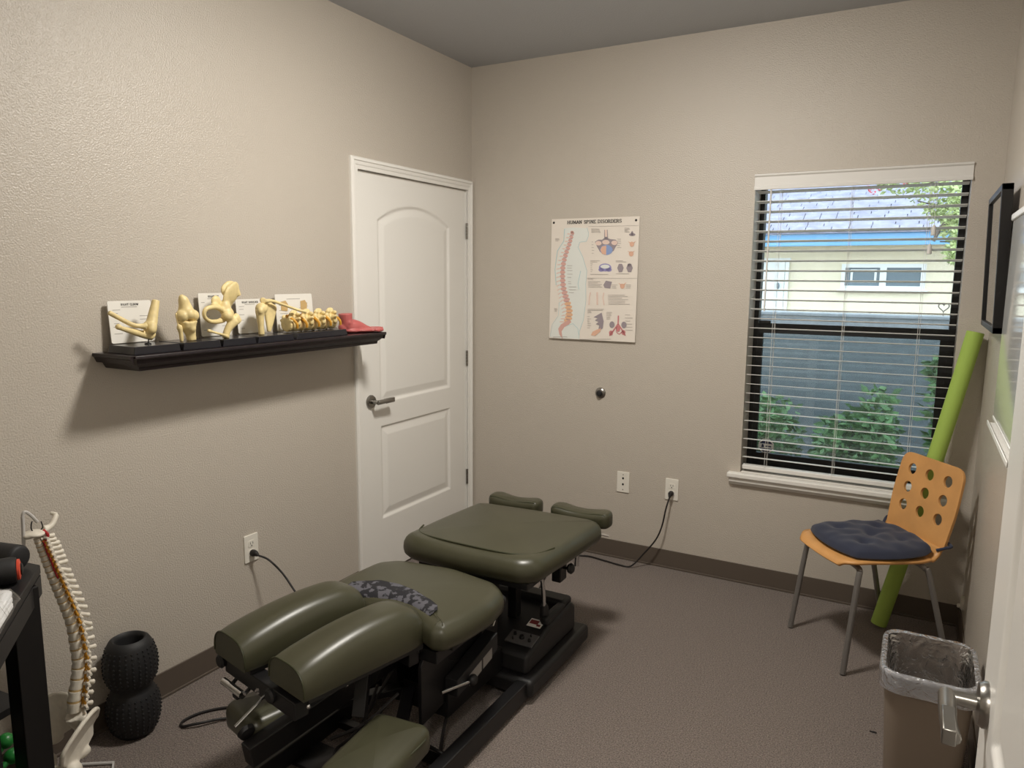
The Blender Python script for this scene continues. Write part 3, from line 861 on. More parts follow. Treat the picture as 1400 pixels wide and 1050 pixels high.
printed('small_vertebra_drawing', [el(711, 282, 15, 18), el(706, 350, 16, 18), el(644, 580, 16, 18), [(684, 262), (702, 270), (702, 280)], [(740, 260), (720, 270), (722, 280)], [(682, 330), (700, 336), (700, 346)], [(732, 328), (714, 336), (714, 346)], [(618, 556), (636, 566), (634, 578)], [(672, 552), (652, 566), (656, 578)], [(420, 930), (432, 905), (462, 890), (492, 880), (486, 905), (450, 935)]], 'orng', split=True)
printed('blood_vessel_drawing', strip([(615, 790), (612, 850), (585, 890), (552, 935)], 9) + strip([(612, 850), (640, 895), (660, 935)], 9) + strip([(600, 870), (600, 910), (620, 925), (640, 905)], 5) + [el(562, 915, 14, 18), el(648, 912, 14, 18), el(612, 885, 14, 22)], 'rose')
printed('figure_drawing', strip([(420, 622), (412, 660), (408, 712)], 8) + strip([(468, 622), (468, 712)], 12) + strip([(514, 625), (508, 665), (516, 715)], 8), 'skin')
ln = []
rr = random.Random(5)
for (x0, x1, y0, k, dy) in ((430, 498, 174, 4, 8), (662, 700, 168, 5, 7), (165, 200, 242, 3, 8), (252, 300, 432, 3, 17), (252, 300, 492, 2, 22), (258, 290, 545, 2, 14), (262, 320, 582, 3, 20), (420, 497, 398, 2, 9), (422, 440, 420, 5, 14), (600, 672, 398, 2, 8), (420, 555, 494, 1, 8), (600, 725, 490, 1, 8), (402, 450, 521, 2, 9), (404, 505, 545, 5, 10), (572, 612, 570, 3, 11), (668, 720, 570, 3, 11), (545, 705, 642, 7, 11), (398, 545, 742, 2, 9), (398, 430, 758, 2, 9), (394, 425, 795, 6, 16), (532, 575, 765, 5, 12), (660, 712, 785, 6, 22), (140, 285, 938, 1, 8), (340, 640, 958, 1, 8), (152, 180, 735, 3, 9), (610, 640, 245, 5, 15), (432, 450, 265, 5, 20)):
    for j in range(k):
        y = y0 + j * dy
        ln += strip([(x0, y), (x0 + (x1 - x0) * rr.uniform(.6, 1), y + 1)], 2.6)
ln += strip([(410, 158), (760, 150)], 1.6) + strip([(395, 522), (745, 524)], 1.6)
printed('caption_lines', ln, 'line')
tq, tw = text_quads('HUMAN SPINE DISORDERS', 0, 0, .0165, .2)
k_ = .316 / tw
printed('title', [[((.096 + x * k_) / PW, (.0285 - y) / PH) for x, y in q] for q in tq], 'ink', raw=True)
mb = MB()
for u, v in ((.025, .03), (.962, .03)):
    p = PP(u, v)
    mb.lathe([(.0065, 0), (.005, .003), (.002, .004)], p, (0, -1, 0), 12)
mb.build('pin', 'ink', po)

# ================================================================== SHELF AND ANATOMY MODELS
SY0, SY1, SZ = -2.305, -1.065, 1.300
sf = thing('wall_shelf', 'dark espresso floating shelf with moulded edge on the left wall', 'shelf', (0, -1.68, 1.25))
prof = [(0, 0), (.205, 0), (.207, -.010), (.200, -.014), (.196, -.026), (.186, -.036), (.180, -.040), (.178, -.052), (0, -.052)]
mb = MB()
n = len(prof)
for y, s_ in ((SY0, 1), (SY1, -1)):
    for x, z in prof:
        mb.v.append(V((x, y + s_ * (.207 - x if 0 < x else .0) * (1 if x > .15 else 0), SZ + z)))
mb.v[0].y = SY0; mb.v[n].y = SY1
mb.v[n - 1].y = SY0 + .029; mb.v[2 * n - 1].y = SY1 - .029
for i in range(n): mb.f.append((i, (i + 1) % n, n + (i + 1) % n, n + i))
mb.f += [tuple(range(n - 1, -1, -1)), tuple(range(n, 2 * n))]
# moulded end returns
mb.build('board', 'espresso', sf, smooth=0, bevel=.002)
for yy, s_ in ((SY0, -1), (SY1, 1)):
    MB().prism([(0, 0), (-.012, 0), (-.013, -.010), (-.007, -.014), (0, -.030)], (0.0, yy, SZ), (0, -s_, 0), (0, 0, 1), (1, 0, 0), .198).build('end_moulding', 'espresso', sf, smooth=0)

def model(name, label, y0, y1, x0=.035, x1=.172, h=.026):
    t = thing(name, label, 'anatomy model', ((x0 + x1) / 2, (y0 + y1) / 2, SZ))
    b = MB().prism([(-.5, 0), (.5, 0), (.47, 1), (-.47, 1)], ((x0), (y0 + y1) / 2, SZ), (0, y1 - y0, 0), (0, 0, h), (1, 0, 0), x1 - x0).build('base', 'slab', t, smooth=0, bevel=.002)
    return t
def card(t, y0, y1, z0, z1, title, x=.030, lean=.012, lines=9, seed=1, tx=.5):
    o, U, Vv = V((x, y0, z0)), V((0, 1, 0)), V((-lean, 0, z1 - z0)).normalized()
    N = U.cross(Vv)
    w, h = y1 - y0, z1 - z0
    c = MB().prism(rrect(0, w, 0, h, .006, 4), o, U, Vv, N, .003).build('card', 'card', t, smooth=0)
    mb = MB(); o2 = o + N * .0032
    if title:
        hh = .0068
        tq, tw = text_quads(title, w * tx - text_width(title, hh) / 2, h - .016, hh, .22, .25)
        for q in tq: mb.prism(q, o2, U, Vv, N, .0003)
        mb.build('card_title', 'ink', c, smooth=0)
    rr = random.Random(seed); mb = MB()
    for i in range(lines):
        a = rr.choice((.08, .1, .62, .7)) * w; zz = h * (.78 - .72 * i / lines); L = rr.uniform(.1, .22) * w
        mb.prism([(a, zz), (a + L, zz), (a + L, zz + .0016), (a, zz + .0016)], o2, U, Vv, N, .0003)
    a = .3 * w
    mb.prism([(a, h - .022), (a + w * .36, h - .022), (a + w * .36, h - .020), (a, h - .020)], o2, U, Vv, N, .0003)
    mb.build('card_lines', 'grey', c, smooth=0)
    return c
BZ = SZ + .026
# --- elbow
t = model('elbow_model', 'elbow joint bone model with white card, leftmost on the black shelf', -2.345 + .06, -2.115)
card(t, -2.268, -2.112, 1.328, 1.468, 'RIGHT ELBOW', seed=1)
X = .115
mb = MB()
mb.tube(spline([(X - .01, -2.150, 1.470), (X - .005, -2.165, 1.430), (X, -2.178, 1.395)], 5), [.0125 + .0006 * i for i in range(11)], 12)
mb.ell((X, -2.185, 1.385), (.026, .021, .020)).ell((X + .012, -2.188, 1.376), (.016, .017, .017)).ell((X - .014, -2.180, 1.376), (.014, .016, .016))
mb.tube(spline([(X - .006, -2.176, 1.352), (X - .004, -2.210, 1.360), (X, -2.250, 1.372), (X + .002, -2.298, 1.388)], 5), [.016 - .0006 * i for i in range(16)], 12)
mb.ell((X - .004, -2.180, 1.358), (.014, .016, .016)).ell((X + .002, -2.296, 1.389), (.011, .010, .010))
organic(mb, 'humerus_and_ulna', 'bone', t, .0032)
mb = MB().tube(spline([(X + .012, -2.206, 1.386), (X + .004, -2.245, 1.392), (X - .004, -2.285, 1.415), (X - .01, -2.318, 1.436)], 5), [.013, .011, .009, .008, .0075] + [.008] * 11, 12)
organic(mb, 'radius_bone', 'bone', t, .0032)
MB().cyl((X, -2.196, BZ), (X, -2.190, 1.352), .0022, n=8).lathe([(.011, 0), (.010, .004), (.004, .006)], (X, -2.196, BZ), n=16).build('pin', 'black', t)
# --- knee
t = model('knee_model', 'knee joint bone model standing between the elbow and hip models', -2.105, -1.950)
mb = MB()
mb.tube(spline([(X, -2.062, 1.486), (X, -2.052, 1.465), (X, -2.046, 1.44), (X, -2.044, 1.418)], 4), [.006, .010, .014, .017, .018, .019, .020, .022, .024, .026, .028, .029, .030], 14)
mb.ell((X + .004, -2.064, 1.414), (.025, .021, .022)).ell((X + .004, -2.022, 1.414), (.025, .021, .022)).ell((X + .022, -2.046, 1.420), (.014, .016, .018))
organic(mb, 'femur', 'bone', t, .0032)
mb = MB()
mb.tube([(X, -2.042, 1.394), (X, -2.040, 1.378), (X, -2.034, 1.362), (X, -2.030, 1.345), (X, -2.028, BZ)], [.032, .029, .021, .017, .0165], 14)
mb.ell((X, -2.058, 1.392), (.024, .019, .008)).ell((X, -2.026, 1.392), (.024, .019, .008)).ell((X + .02, -2.036, 1.37), (.01, .012, .014))
organic(mb, 'tibia', 'bone', t, .0032)
mb = MB().tube([(X + .006, -2.078, 1.384), (X + .006, -2.078, 1.374), (X + .006, -2.074, 1.355), (X + .006, -2.072, BZ)], [.008, .0105, .0075, .007], 10).tube([(X, -2.085, 1.425), (X + .004, -2.082, 1.39)], [.004, .004], 6)
organic(mb, 'fibula', 'bone', t, .003)
# --- hip
t = model('hip_model', 'tallest bone model on the shelf, a hip joint with card behind', -1.942, -1.790)
card(t, -1.920, -1.786, 1.328, 1.488, 'RIGHT HIP', seed=2)
mb = MB()
R1 = Matrix.Rotation(math.radians(-28), 3, 'X') @ Matrix.Rotation(math.radians(25), 3, 'Z')
mb.ell((X, -1.856, 1.478), (.011, .042, .052), R1).ell((X + .004, -1.842, 1.492), (.010, .038, .042), R1).ell((X, -1.868, 1.50), (.009, .026, .026))
mb.tube(spline([(X, -1.878, 1.515), (X, -1.862, 1.526), (X, -1.842, 1.526), (X, -1.822, 1.508), (X + .004, -1.815, 1.478)], 4), .0075, 8)
mb.ell((X + .004, -1.884, 1.436), (.022, .022, .030)).ell((X + .014, -1.880, 1.415), (.020, .024, .024))
mb.tube(spline([(X + .01, -1.892, 1.425), (X + .02, -1.935, 1.440), (X + .024, -1.980, 1.436), (X + .022, -1.988, 1.412), (X + .015, -1.962, 1.392), (X + .008, -1.920, 1.388), (X + .004, -1.890, 1.395)], 4), [.011, .0105, .010, .0095, .009, .009, .009, .0085, .0085, .008, .008, .0075, .0075, .0075, .0075, .0075, .008, .008, .0085, .009, .009, .010, .011, .012, .012], 10)
mb.ell((X + .0, -1.918, 1.462), (.010, .020, .020)).ell((X + .006, -1.930, 1.445), (.012, .016, .012))
organic(mb, 'hip_bone', 'bone', t, .0032)
mb = MB()
mb.ell((X + .018, -1.886, 1.408), (.021, .021, .021)).tube([(X + .018, -1.884, 1.404), (X + .022, -1.858, 1.388)], [.014, .015], 10).ell((X + .022, -1.850, 1.394), (.015, .016, .022)).tube(spline([(X + .022, -1.858, 1.388), (X + .02, -1.880, 1.368), (X + .018, -1.893, 1.345), (X + .018, -1.898, BZ)], 4), [.018, .018, .017, .016, .015, .014, .0135, .013, .013, .013, .013, .013, .013], 12)
mb.tube([(X + .022, -1.858, 1.40), (X + .024, -1.838, 1.384)], [.012, .014], 8)
organic(mb, 'femur', 'bone', t, .0032)
organic(MB().tube(spline([(X + .045, -1.995, 1.362), (X + .045, -1.965, 1.352), (X + .042, -1.930, 1.342), (X + .03, -1.900, 1.332)], 4), [.006, .007, .006, .005, .005, .005, .005, .005, .006, .006, .007, .008, .009], 9), 'ligament', 'bone', t, .003)
# --- shoulder
t = model('shoulder_model', 'shoulder joint bone model with card, between hip and vertebra models', -1.782, -1.600)
card(t, -1.752, -1.610, 1.328, 1.462, 'RIGHT SHOULDER', seed=3, tx=.5)
mb = MB()
mb.ell((X + .008, -1.716, 1.428), (.024, .023, .023)).tube([(X + .008, -1.722, 1.420), (X + .008, -1.724, 1.395), (X + .008, -1.722, 1.36), (X + .008, -1.720, BZ)], [.020, .015, .0115, .012], 12).ell((X + .018, -1.730, 1.42), (.012, .012, .016))
organic(mb, 'humerus', 'bone', t, .0032)
mb = MB()
mb.prism([(-1.690, 1.440), (-1.632, 1.440), (-1.626, 1.425), (-1.645, 1.37), (-1.662, 1.334), (-1.672, 1.334), (-1.684, 1.38)], (X - .012, 0, 0), (0, 1, 0), (0, 0, 1), (1, 0, 0), .010)
mb.tube(spline([(X - .01, -1.630, 1.430), (X - .016, -1.655, 1.446), (X - .01, -1.690, 1.458), (X + .012, -1.708, 1.458)], 4), [.007, .007, .007, .008, .009, .009, .010, .010, .011, .012, .012, .012, .012], 9)
mb.ell((X - .004, -1.690, 1.432), (.014, .014, .018)).tube([(X - .007, -1.684, 1.43), (X - .007, -1.672, 1.335)], [.007, .006], 8)
organic(mb, 'scapula', 'bone', t, .0032)
organic(MB().tube(spline([(X + .010, -1.700, 1.456), (X + .012, -1.665, 1.456), (X + .026, -1.62, 1.440), (X + .040, -1.565, 1.420), (X + .048, -1.520, 1.408)], 4), [.009, .0085, .008, .0075, .007, .007, .0065, .0065, .006, .006, .006, .006, .006, .006, .0065, .007, .008], 9), 'clavicle', 'bone', t, .003)
# --- vertebrae
t = model('vertebra_model', 'row of four lumbar vertebrae with yellow nerves on black base', -1.585, -1.285)
c = card(t, -1.552, -1.342, 1.326, 1.478, None, seed=4, lines=16)
mb = MB()
for yy, zz in ((.045, .105), (.155, .105)):
    mb.prism([(yy - .018, zz - .02), (yy + .016, zz - .024), (yy + .022, zz + .004), (yy + .010, zz + .02), (yy - .016, zz + .016)], V((.0345, -1.552, 1.326)), (0, 1, 0), (-.012 / .152, 0, 1), (1, 0, 0), .0004)
mb.build('card_drawing', 'disc', c, smooth=0)
def vertebra(cx, cy, cz, s, name='vertebra'):
    mb = MB()
    mb.tube([(cx, cy - .026 * s, cz), (cx, cy - .018 * s, cz), (cx, cy, cz), (cx, cy + .018 * s, cz), (cx, cy + .026 * s, cz)], [.027 * s, .028 * s, .022 * s, .028 * s, .027 * s], 14)
    mb.tube([(cx, cy, cz + .016 * s), (cx + .004 * s, cy + .01 * s, cz + .042 * s)], [.010 * s, .008 * s], 8)
    mb.ell((cx + .004 * s, cy + .012 * s, cz + .044 * s), (.007 * s, .018 * s, .010 * s))
    for q in (-1, 1):
        mb.tube([(cx + q * .014 * s, cy, cz + .016 * s), (cx + q * .044 * s, cy + .006 * s, cz + .024 * s)], [.008 * s, .0055 * s], 8)
        mb.ell((cx + q * .016 * s, cy - .016 * s, cz + .026 * s), (.008 * s, .012 * s, .010 * s)).ell((cx + q * .016 * s, cy + .020 * s, cz + .024 * s), (.008 * s, .012 * s, .009 * s))
        mb.ell((cx + q * .030 * s, cy + .012 * s, cz + .006 * s), (.007 * s, .010 * s, .012 * s)).ell((cx + q * .024 * s, cy - .020 * s, cz + .014 * s), (.010 * s, .007 * s, .007 * s))
    mb.ell((cx + .020 * s, cy + .018 * s, cz + .036 * s), (.012 * s, .008 * s, .008 * s)).ell((cx + .016 * s, cy - .012 * s, cz + .040 * s), (.010 * s, .010 * s, .007 * s))
    return organic(mb, name, 'bone', t, .0028, 2)
for yy in (-1.552, -1.482, -1.412, -1.342): vertebra(.108, yy, 1.358, 1.08 if yy < -1.5 else 1.14)
mb = MB()
for yy in (-1.517, -1.447, -1.377): mb.tube([(.108, yy - .009, 1.358), (.108, yy + .009, 1.358)], .028, 16)
mb.build('disc', 'disc', t)
mb = MB()
for yy in (-1.575, -1.522, -1.452, -1.382, -1.322): mb.tube(spline([(.112, yy, 1.386), (.138, yy + .004, 1.380), (.152, yy + .012, 1.362), (.150, yy + .016, 1.345)], 4), .0058, 8)
mb.tube([(.112, -1.578, 1.392), (.112, -1.305, 1.392)], .007, 8)
mb.build('nerve', 'nerve', t)
mb = MB().tube([(.112, -1.43, BZ), (.112, -1.43, 1.34)], .004, 8).tube([(.112, -1.352, BZ), (.112, -1.352, 1.34)], .004, 8).tube([(.112, -1.50, BZ), (.112, -1.50, 1.34)], .004, 8)
mb.build('pin', 'black', t)
# --- foot
t = thing('foot_model', 'pink plastic foot model standing at the shelf end by the door', 'anatomy model', (.12, -1.15, SZ))
FM = Matrix.Translation((.092, -1.222, SZ)) @ Matrix.Rotation(math.radians(-27), 4, 'Z') @ Matrix.Diagonal((.92, .74, .96, 1)) @ Matrix.Translation((-.110, 1.245, -SZ))
mb = MB(FM)
fxc = .110
mb.tube(spline([(fxc, -1.232, 1.392), (fxc, -1.230, 1.365), (fxc, -1.222, 1.340), (fxc, -1.200, 1.325)], 4), [.041, .0405, .040, .0395, .039, .039, .039, .039, .039, .038, .037, .035, .033], 16)
mb.ell((fxc, -1.245, 1.326), (.030, .032, .026)).ell((fxc, -1.21, 1.335), (.036, .034, .034))
mb.tube(spline([(fxc, -1.215, 1.330), (fxc + .002, -1.165, 1.328), (fxc + .004, -1.11, 1.318), (fxc + .004, -1.065, 1.312)], 4), [.036, .036, .036, .035, .033, .031, .028, .025, .021, .018, .016, .014, .012], 14)
mb.ell((fxc + .006, -1.12, 1.312), (.042, .075, .012)).ell((fxc + .004, -1.075, 1.3115), (.042, .030, .011)).ell((fxc + .012, -1.19, 1.312), (.034, .06, .012))
mb.ell((fxc + .034, -1.225, 1.350), (.009, .012, .012)).ell((fxc - .030, -1.22, 1.352), (.009, .012, .012))
for k, (dx, y1_, r_) in enumerate(((-.026, -.978, .0125), (-.006, -.985, .0095), (.011, -.999, .009), (.027, -1.016, .0085), (.041, -1.036, .008))):
    mb.tube(spline([(fxc + .004 + dx * .95, -1.065, 1.313), (fxc + .004 + dx, (y1_ - 1.065) / 2, 1.313), (fxc + .004 + dx, y1_, 1.300 + r_)], 3), [r_ * 1.05] * 5 + [r_ * .95, r_ * .8], 9)
organic(mb, 'foot', 'foot', t, .0032, 3)
mb = MB(FM)
for dx, y1_, r_ in ((-.026, -.978, .0125), (-.006, -.985, .0095), (.011, -.999, .009), (.027, -1.016, .0085), (.041, -1.036, .008)):
    mb.ell((fxc + .004 + dx, y1_ - .004, 1.301 + r_ * 1.6), (r_ * .5, r_ * .6, .0018), nu=8, nv=6)
mb.build('toenails', 'foot', t)

# ================================================================== TREATMENT TABLE
AX = .945
tb = thing('treatment_table', 'olive green vinyl chiropractic table on a black wheeled base', 'treatment table', (AX, -1.6, 0))

def cushion(outline, zb, zt, r, crown=0.012, rb=None):
    """upholstered pad: outline (list of xy, counter clockwise), rounded edges, crowned top"""
    rb = rb or r * .6
    n = len(outline)
    P = [V((p[0], p[1], 0)) for p in outline]
    nor = []
    for i in range(n):
        d = (P[(i + 1) % n] - P[i - 1]).normalized()
        nor.append(V((d.y, -d.x, 0)))
    c = sum(P, V((0, 0, 0))) / n
    rings = []
    def ring(inset, z): rings.append([P[i] - nor[i] * inset + V((0, 0, z)) for i in range(n)])
    for a in (0, 30, 60, 90): ring(rb * (1 - math.sin(math.radians(a))), zb + rb * (1 - math.cos(math.radians(a))))
    for a in (0, 18, 36, 54, 72, 90): ring(r * (1 - math.cos(math.radians(a))), zt - r + r * math.sin(math.radians(a)))
    base = [p.copy() for p in rings[-1]]
    for t in (.88, .72, .5, .25):
        rings.append([V((c.x + (p.x - c.x) * t, c.y + (p.y - c.y) * t, zt + crown * (1 - t * t))) for p in base])
    mb = MB()
    for g in rings: mb.v += g
    for k in range(len(rings) - 1):
        for i in range(n):
            mb.f.append((k * n + i, k * n + (i + 1) % n, (k + 1) * n + (i + 1) % n, (k + 1) * n + i))
    e = len(mb.v); mb.v.append(V((c.x, c.y, zt + crown)))
    o = (len(rings) - 1) * n
    mb.f += [(o + i, o + (i + 1) % n, e) for i in range(n)]
    mb.f.append(tuple(range(n - 1, -1, -1)))
    return mb
def resample(poly, step=.02):
    out = []
    for i in range(len(poly)):
        a, b = V((*poly[i], 0)), V((*poly[(i + 1) % len(poly)], 0))
        k = max(1, int((b - a).length / step))
        for j in range(k): out.append(tuple((a + (b - a) * j / k)[:2]))
    return out
def round_poly(pts, r, n=5):
    """fillet every corner of a convex-ish polygon"""
    out = []
    k = len(pts)
    for i in range(k):
        p, a, b = V((*pts[i], 0)), V((*pts[i - 1], 0)), V((*pts[(i + 1) % k], 0))
        rr_ = r[i] if isinstance(r, (list, tuple)) else r
        d1, d2 = (a - p).normalized(), (b - p).normalized()
        L = min(rr_, (a - p).length * .45, (b - p).length * .45)
        s0, s1 = p + d1 * L, p + d2 * L
        for j in range(n + 1):
            t = j / n
            q = s0 * (1 - t) ** 2 + p * 2 * t * (1 - t) + s1 * t ** 2
            out.append((q.x, q.y))
    return out

# --- chest pad, tilts a little down toward the far end
ch = round_poly([(.630, -1.52), (.70, -1.565), (.94, -1.575), (1.18, -1.560), (1.238, -1.51), (1.258, -1.26), (1.270, -.995), (1.22, -.965), (.97, -.970), (.72, -.990), (.662, -1.02), (.640, -1.28)], .05)
cmb = cushion(resample(ch), .468, .560, .050, .014)
cobj = cmb.build('chest_cushion', 'green', tb, smooth=180)
def piping(name, pts, parent, r=.0035):
    return MB().tube(spline(pts, 6), r, 8).build(name, 'greenS', parent)
piping('piping', [(.652, -1.40, .556), (.672, -1.455, .5565), (.71, -1.490, .5590), (.80, -1.512, .5625), (.94, -1.52, .564), (1.08, -1.514, .5625), (1.155, -1.488, .5595), (1.198, -1.44, .5570), (1.222, -1.36, .556)], cobj)
MB().box(.72, 1.20, -1.53, -1.04, .444, .470).build('chest_board', 'blackp', tb, smooth=0, bevel=.004)
# --- head pads beyond it
for x0, x1 in ((.675, .928), (.992, 1.262)):
    hp = round_poly([(x0, -.968), (x0 + .06, -.972), ((x0 + x1) / 2, -.966), (x1 - .06, -.972), (x1, -.968), (x1 + .006, -.90), (x1 - .03, -.862), ((x0 + x1) / 2, -.875), (x0 + .03, -.862), (x0 - .004, -.90)], .03)
    hp = [(x_, y_ + .030) for x_, y_ in hp]
    mb = cushion(resample(hp, .012), .498, .566, .026, .004)
    xm = (x0 + x1) / 2
    for v in mb.v:
        if v.z > .53: v.z += .016 * min(1, ((v.x - xm) / (.5 * (x1 - x0))) ** 2) - .010
    h = mb.build('head_cushion', 'green', tb, smooth=180)
    piping('piping', [(x0 + .012, -.930, .560), (x0 + .05, -.928, .5585), (xm, -.925, .549), (x1 - .05, -.928, .5585), (x1 - .012, -.930, .560)], h, .0025)
MB().box(.72, 1.20, -1.0, -.885, .478, .496).build('head_board', 'blackp', tb, smooth=0)
# --- pelvic pad
pv = [(.652, -1.70), (.640, -1.86), (.652, -1.978), (.70, -2.008)]
for i in range(9):
    t = i / 8
    pv.append((.74 + .37 * t, -2.005 + .050 * math.sin(math.pi * t) - .02 * t))
pv += [(1.135, -2.035), (1.178, -2.02), (1.205, -1.93), (1.218, -1.80), (1.200, -1.69), (1.14, -1.635), (.94, -1.60), (.72, -1.635)]
pm = cushion(resample(round_poly(pv, .03)), .428, .516, .046, .012)
pobj = pm.build('pelvic_cushion', 'green', tb, smooth=180)
piping('piping', [(.668, -1.935, .510), (.70, -1.958, .513), (.78, -1.948, .5165), (.92, -1.908, .5205), (1.06, -1.935, .5165), (1.11, -1.962, .514), (1.145, -1.970, .511)], pobj)
MB().box(.72, 1.16, -1.95, -1.66, .402, .430).build('pelvic_board', 'blackp', tb, smooth=0, bevel=.004)
# --- foot section, swung a few degrees to the left
PVT = V((.93, -1.85, 0)); fa = V((-.215, -.977, 0)).normalized(); fr = V((-fa.y, fa.x, 0))
def FL(s, t, z): return PVT + fa * s + fr * t + V((0, 0, z))
def foot_pad(t0, t1, s0, s1, name):
    tm, hw = (t0 + t1) / 2, (t1 - t0) / 2
    ns, nc = 25, 22
    mb = MB(); rings = []
    for i in range(ns):
        a = i / (ns - 1)
        s_ = s0 + (s1 - s0) * a
        endf = min(1.0, math.sqrt(max(0.0, 1 - (1 - min(a / .22, 1)) ** 2)) * .88 + .12)       # rounded far end
        endn = 1.0 if a < .9 else 1 - .05 * ((a - .9) / .1) ** 2                                     # slightly tucked near end
        top = .548 + .020 * math.sin(math.pi * (a * .9 + .1)) - .024 * a * a
        zb = .436
        h = (top - zb) * (.55 + .45 * endf) * endn
        w = hw * (.72 + .28 * endf) * (1 if a < .9 else 1 - .03 * ((a - .9) / .1))
        g = []
        for j in range(nc):
            th = math.pi * j / (nc - 1)
            cx, cz = math.cos(th), math.sin(th)
            e = .62
            g.append(FL(s_, tm + w * math.copysign(abs(cx) ** e, cx), zb + .012 + (h - .012) * abs(cz) ** .72))
        g.append(FL(s_, tm - w * .96, zb)); g.append(FL(s_, tm + w * .96, zb))
        rings.append(g)
    m = nc + 2
    for g in rings: mb.v += g
    for k in range(ns - 1):
        for i in range(m): mb.f.append((k * m + i, k * m + (i + 1) % m, (k + 1) * m + (i + 1) % m, (k + 1) * m + i))
    mb.f += [tuple(range(m)), tuple(range((ns - 1) * m, ns * m))]
    ob = mb.build(name, 'green', tb, smooth=55)
    g = rings[-1]
    MB().tube([p + (p - FL(s1, tm, .47)).normalized() * .0012 for p in g[:nc]], .003, 7).build('piping', 'greenS', ob)
    MB().obox(FL((s0 + s1) / 2, tm, .428), fa, fr, (0, 0, 1), (s1 - s0) / 2 - .02, hw - .012, .008).build('pad_board', 'blackp', ob, smooth=0)
    return ob
foot_pad(.022, .200, .10, .545, 'leg_cushion')
foot_pad(-.232, -.052, .13, .575, 'leg_cushion')
mb = MB()
mb.bar(FL(.10, .11, .405), FL(.52, .11, .405), .05, .03).bar(FL(.10, -.14, .405), FL(.55, -.14, .405), .05, .03)
mb.bar(FL(.53, -.22, .395), FL(.53, .16, .395), .045, .05).bar(FL(.14, -.2, .39), FL(.14, .17, .39), .04, .05)
mb.build('leg_frame', 'black', tb, smooth=0, bevel=.003)
for t_ in (-.235, .045):
    MB().lathe([(.004, 0), (.020, .004), (.022, .014), (.016, .020)], FL(.545, t_, .400), fa, 18).build('adjust_knob', 'blackp', tb)
beam = MB().bar(FL(.61, 0, .225), FL(-.05, .0, .335), .046, .066).build('flexion_beam', 'black', tb, smooth=0, bevel=.004)
MB().lathe([(.006, 0), (.022, .004), (.025, .016), (.014, .024)], FL(.590, -.024, .268), -fr + V((0, 0, .4)), 18).build('beam_knob', 'blackp', beam)
mb = MB().bar(FL(.16, .05, .40), FL(.20, .02, .28), .05, .03).bar(FL(.18, -.05, .40), FL(.20, -.02, .28), .05, .03).bar(FL(.24, .06, .41), FL(.30, .10, .24), .04, .03)
mb.build('bracket', 'black', tb, smooth=0, bevel=.002)
# chrome grips at the foot end
MB().tube([FL(.575, -.185, .362), FL(.575, -.075, .362)], .0115, 16).build('grip_bar', 'chrome', tb)
MB().tube([FL(.545, -.16, .37), FL(.575, -.145, .362)], .006, 8).tube([FL(.53, -.09, .375), FL(.572, -.07, .365)], .006, 8).tube([FL(.52, -.07, .382), FL(.555, -.025, .385)], .009, 10).build('grip_link', 'chrome', tb)
MB().obox(FL(.57, -.12, .346), fa, fr, (0, 0, 1), .008, .014, .014).build('grip_clamp', 'blackp', tb, bevel=.004)
MB().tube([FL(.545, .005, .385), FL(.645, .01, .335)], .0042, 8).build('release_rod', 'chrome', tb)
for p in (FL(.40, .155, .420), FL(.53, .165, .418)):
    MB().lathe([(.006, 0), (.006, .003), (.003, .006)], p + fr * .026, fr, 12).build('bolt', 'chrome', tb)
# low side pads
def side_pad(c, hx, hy, zt, th, rot, name):
    ca, sa = math.cos(rot), math.sin(rot)
    ol = [(c[0] + x * ca - y * sa, c[1] + x * sa + y * ca) for x, y in resample(rrect(-hx, hx, -hy, hy, .035), .012)]
    mb = cushion(ol, zt - th, zt, .034, .010)
    o = mb.build(name, 'green', tb, smooth=180)
    return o
s1 = side_pad((1.122, -2.275), .098, .150, .270, .085, .10, 'side_cushion')
piping('piping', [(1.190, -2.40, .245), (1.206, -2.33, .247), (1.212, -2.25, .247), (1.208, -2.17, .245), (1.19, -2.14, .240)], s1)
MB().box(1.05, 1.19, -2.36, -2.20, .165, .186).build('pad_board', 'blackp', s1, smooth=0)
s2 = side_pad((.722, -2.268), .092, .125, .290, .085, -.25, 'side_cushion')
MB().box(.66, .78, -2.34, -2.20, .185, .206).build('pad_board', 'blackp', s2, smooth=0)
mb = MB().bar((.72, -2.20, .19), (.93, -1.90, .19), .04, .022).bar((1.12, -2.20, .172), (.95, -1.90, .19), .04, .022)
mb.build('side_arm', 'black', tb, smooth=0, bevel=.002)

# --- base: rails, cross members, wheels
for x in (.715, 1.195):
    MB().box(x - .045, x, -2.42, -.99, .018, .085).build('base_rail', 'black', tb, smooth=0, bevel=.004)
for b_ in ((-2.40, -2.33, .02, .06), (-1.99, -1.96, .02, .045), (-2.20, -2.08, .012, .024)):
    MB().box(.69, 1.17, *b_).build('cross_member', 'black', tb, smooth=0, bevel=.002)
for x in (.69, 1.175):
    for y in (-2.33, -1.04):
        MB().cyl((x - .012, y, .022), (x + .012, y, .022), .022, n=18).build('caster', 'blackp', tb)
MB().box(.66, 1.215, -1.52, -.985, .022, .092).build('plinth', 'blackp', tb, bevel=.018, seg=3)
